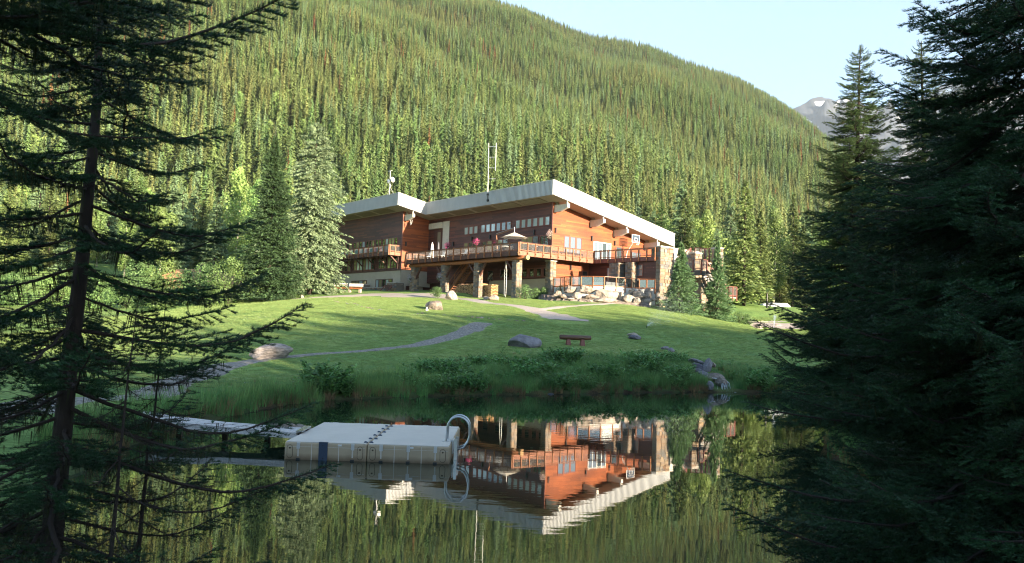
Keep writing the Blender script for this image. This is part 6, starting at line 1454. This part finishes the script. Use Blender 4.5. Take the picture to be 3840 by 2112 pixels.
# ------------------------------------------------------------------ right background: car, tank, blocks, post, sprinklers, shed
def car(lab, loc, rz):
    t = empty('parked_car', loc, rz); tag(t, lab, 'car'); m = MB(); prof = [(-2.2, .35), (-2.2, .8), (-1.9, .95), (-1.5, 1.0), (-1.1, 1.45), (.3, 1.5), (1.0, 1.05), (1.9, .95), (2.2, .7), (2.2, .35)]
    n_ = len(prof)
    for s in (-.85, .85): m.add([(x, s * (.88 if z > 1.2 else 1), z) for x, z in prof], [list(range(n_)) if s < 0 else list(range(n_))[::-1]], MT['car_paint'])
    for i in range(n_ - 1): (x0, z0), (x1, z1) = prof[i], prof[i + 1]; k0 = .85 * (.88 if z0 > 1.2 else 1); k1 = .85 * (.88 if z1 > 1.2 else 1); m.add([(x0, -k0, z0), (x0, k0, z0), (x1, k1, z1), (x1, -k1, z1)], [(0, 1, 2, 3)], MT['car_paint'])
    m.build('body', t)
    m = MB(); m.add([(.35, -.70, 1.47), (.35, .70, 1.47), (.98, .76, 1.1), (.98, -.76, 1.1)], [(0, 1, 2, 3)], MT['pane_sky']); m.build('windscreen', t); t.children[-1].location.z = .02
    for s in (-1, 1): m = MB(); m.box((-1.2, s * .80, 1.05), (.5, s * .82, 1.36), MT['pane_dark']); m.build('side_window', t)
    for x in (-1.4, 1.4):
        for s in (-1, 1): m = MB(); m.tube([(x, s * .70, .33), (x, s * .88, .33)], [.33, .33], MT['rubber'], 16); w_ = m.build('wheel', t); m = MB(); m.tube([(x, s * .881, .33), (x, s * .90, .33)], [.2, .2], MT['steel'], 12); m.build('rim', w_)
    for s in (-.6, .6): m = MB(); m.box((2.18, s - .15, .7), (2.23, s + .15, .85), MT['white']); m.build('headlight', t)
q = by_depth(2762, 1207, 88); car('dark blue car parked behind the lawn under the dark conifer', (q[0], 88, q[2] - .95), .35)
q = by_depth(2905, 1160, 100); t = empty('storage_tank', (q[0], 100, q[2]), .15); tag(t, 'large white rounded tank behind the drive at right', 'tank')
m = MB(); m.tube([(-2.0, 0, 0), (-1.9, 0, 0), (-1.6, 0, 0), (1.6, 0, 0), (1.9, 0, 0), (2.0, 0, 0)], [.15, .55, .8, .8, .55, .15], MT['tank'], 20); m.build('tank_body', t, smooth=True)
for s in (-1.1, 1.1): m = MB(); m.box((s - .15, -.5, -2.2), (s + .15, .5, -.6), MT['white_concrete']); m.build('support', t)
for i, (px, mt_, lab) in enumerate([(2858, 'stucco', 'tan concrete block at the drive edge'), (2893, 'rock_grey', 'grey concrete block right of the tan one'), (2928, 'rock_grey', 'third concrete block in the row at right')]):
    q = by_depth(px, 1217, 86); m = MB(); m.box((-.5, -.4, -.5), (.5, .4, .33), MT[mt_]); m.box((-.12, -.15, .33), (.12, .15, .4), MT[mt_]); o = m.build('concrete_block'); o.location = tuple(q); tag(o, lab, 'concrete block', 'concrete blocks along the drive')
q = by_depth(2876, 1142, 96); m = MB(); m.tube([(0, 0, -1.6), (0, 0, 1.5)], [.12, .1], MT['black_metal'], 8); m.tube([(0, 0, 1.5), (0, 0, 1.6)], [.13, .05], MT['black_metal'], 8); o = m.build('dark_post'); o.location = tuple(q); tag(o, 'dark thin post standing left above the white tank', 'post')
q = by_depth(1220, 1078, 98); m = MB(); m.tube([(0, 0, -.5), (0, 0, 1.2)], [.16, .15], MT['timber'], 8); m.tube([(0, 0, 1.2), (0, 0, 1.28)], [.17, .1], MT['timber'], 8); o = m.build('wooden_post'); o.location = tuple(q); tag(o, 'short orange wooden post between the pale boulders at left', 'post')
q = by_depth(1130, 1085, 104); t = empty('garden_shed', (q[0], 104, q[2]), .1); tag(t, 'small brown shed behind the trunks of the two big spruces', 'shed')
m = MB(); m.box((-1.3, -1, -.5), (1.3, 1, 1.7), MT['timber_dark']); m.build('wall', t); m = MB(); m.box((-1.5, -1.2, 1.7), (1.5, 1.2, 1.85), MT['galv']); m.build('roof', t); m = MB(); m.box((-.4, -1.04, -.4), (.4, -1.003, 1.4), MT['stucco']); m.build('door', t)
def m_mist():
    m = bpy.data.materials.new('water_mist'); m.use_nodes = True; t = m.node_tree; n = t.nodes; d = n.new('ShaderNodeBsdfTranslucent'); d.inputs[0].default_value = (.9, .95, 1, 1); d2 = n.new('ShaderNodeBsdfDiffuse'); d2.inputs[0].default_value = (.9, .95, 1, 1)
    a = n.new('ShaderNodeMixShader'); t.links.new(d.outputs[0], a.inputs[1]); t.links.new(d2.outputs[0], a.inputs[2]); t.links.new(a.outputs[0], n['Material Output'].inputs[0]); return m
MT['mist'] = m_mist()
def sprinkler(lab, base, tgt, n_, spread, seed):
    t = empty('lawn_sprinkler', base); tag(t, lab, 'sprinkler'); m = MB(); m.tube([(0, 0, -.1), (0, 0, .12), (0, 0, .16)], [.03, .03, .05], MT['black_metal'], 8); m.build('nozzle', t)
    r = np.random.default_rng(seed); s = r.random(n_) ** .8; tg = np.array(tgt) - np.array(base); dr = r.normal(0, spread, (n_, 3)); P = s[:, None] * (tg[None] + dr * np.linalg.norm(tg)); P[:, 2] += .15 + 4 * s * (1 - s) * .25; S = .010; d = r.normal(size=(n_, 3)) * S; e = r.normal(size=(n_, 3)) * S
    V = np.stack([P, P + d, P + e], 1).reshape(-1, 3); o = link('spray', mesh_np('spray', V, np.arange(len(V)).reshape(-1, 3), MT['mist']), t); o['kind'] = 'stuff'
b_ = ground_px(2425, 1231); tg_ = by_depth(2560, 1160, 70); sprinkler('lawn sprinkler throwing a fan of water across the sunlit lawn', b_, tuple(tg_), 9000, .10, 1)
b_ = ground_px(2901, 1252); sprinkler('upright lawn sprinkler jet at the right of the lawn', b_, (b_[0] + .1, b_[1], b_[2] + 1.3), 2500, .06, 2)

# ------------------------------------------------------------------ distant rocky mountain
def far_mountain():
    dY = 5200.0; pk = [(2700, 560), (2900, 470), (2990, 400), (3040, 372), (3085, 366), (3130, 385), (3165, 365), (3230, 400), (3330, 430), (3450, 380), (3560, 300), (3650, 285), (3760, 330), (3900, 360), (4200, 420), (4600, 600)]
    tx = np.array([ray(a, b)[0] for a, b in pk]); tz = np.array([ray(a, b)[2] for a, b in pk])
    us = np.linspace(tx[0], tx[-1], 260); vs = np.linspace(0, 1, 70); U, V_ = np.meshgrid(us, vs); Hp = np.interp(us, tx, tz)[None] * dY
    Yd = dY - 2200 * V_ ** 1.0; X = U * dY; Z = Hp * (1 - V_) ** 1.15 + (1 - V_) * 0
    nn = fbm(X, Yd * 1.5, 700, 41, 5); Z = Z + nn * 75 * np.clip(V_ * 5, .12, 1) * (1 - V_) + np.abs(fbm(X, Yd, 220, 42, 5)) * 130 * (1 - V_) * np.clip(V_ * 6, .1, 1)
    m = bpy.data.materials.new('far_rock'); m.use_nodes = True; t = m.node_tree; n = t.nodes; l = t.links; b = n['Principled BSDF']; b.inputs['Roughness'].default_value = .9
    tc = n.new('ShaderNodeTexCoord'); no = n.new('ShaderNodeTexNoise'); no.inputs['Scale'].default_value = .006; no.inputs['Detail'].default_value = 8; l.new(tc.outputs['Object'], no.inputs[0])
    cr = n.new('ShaderNodeValToRGB'); e = cr.color_ramp.elements; e[0].position = .35; e[0].color = (.03, .042, .065, 1); e[1].position = .66; e[1].color = (.085, .09, .105, 1); l.new(no.outputs[0], cr.inputs[0])
    mp = n.new('ShaderNodeMapping'); mp.inputs['Scale'].default_value = (1, 1, 1.4); l.new(tc.outputs['Object'], mp.inputs[0]); sn = n.new('ShaderNodeTexNoise'); sn.inputs['Scale'].default_value = .0045; sn.inputs['Detail'].default_value = 5; l.new(mp.outputs[0], sn.inputs[0])
    sp = n.new('ShaderNodeSeparateXYZ'); l.new(tc.outputs['Object'], sp.inputs[0]); hm = n.new('ShaderNodeMapRange'); hm.inputs[1].default_value = 1150; hm.inputs[2].default_value = 1600; l.new(sp.outputs[2], hm.inputs[0])
    ad = n.new('ShaderNodeMath'); ad.operation = 'MULTIPLY_ADD'; l.new(hm.outputs[0], ad.inputs[0]); ad.inputs[1].default_value = .05; l.new(sn.outputs[0], ad.inputs[2]); th = n.new('ShaderNodeMapRange'); th.inputs[1].default_value = .685; th.inputs[2].default_value = .70; l.new(ad.outputs[0], th.inputs[0])
    mx = n.new('ShaderNodeMix'); mx.data_type = 'RGBA'; l.new(th.outputs[0], mx.inputs[0]); l.new(cr.outputs[0], mx.inputs[6]); mx.inputs[7].default_value = (.8, .8, .8, 1); l.new(mx.outputs[2], b.inputs['Base Color'])
    V = np.stack([X.ravel(), Yd.ravel(), Z.ravel()], 1); ii = (np.arange(69)[:, None] * 260 + np.arange(259)[None]).ravel(); F = np.stack([ii + 260, ii + 261, ii + 1, ii], 1)
    o = link('far_mountain', mesh_np('far_mountain', V, F, m, smooth=True)); tag(o, kind='structure')
far_mountain()

# ------------------------------------------------------------------ morning haze
m = bpy.data.materials.new('haze'); m.use_nodes = True; t = m.node_tree
for n_ in list(t.nodes):
    if n_.type == 'BSDF_PRINCIPLED': t.nodes.remove(n_)
pv = t.nodes.new('ShaderNodeVolumePrincipled'); pv.inputs['Color'].default_value = (.70, .84, 1.0, 1); pv.inputs['Density'].default_value = 5e-5; pv.inputs['Anisotropy'].default_value = 0.0
t.links.new(pv.outputs[0], t.nodes['Material Output'].inputs['Volume'])
hz = MB(); hz.box((-2600, -400, float(GZ.min()) - 60), (5200, 5600, 2300), m)
o = hz.build('haze'); tag(o, kind='stuff')
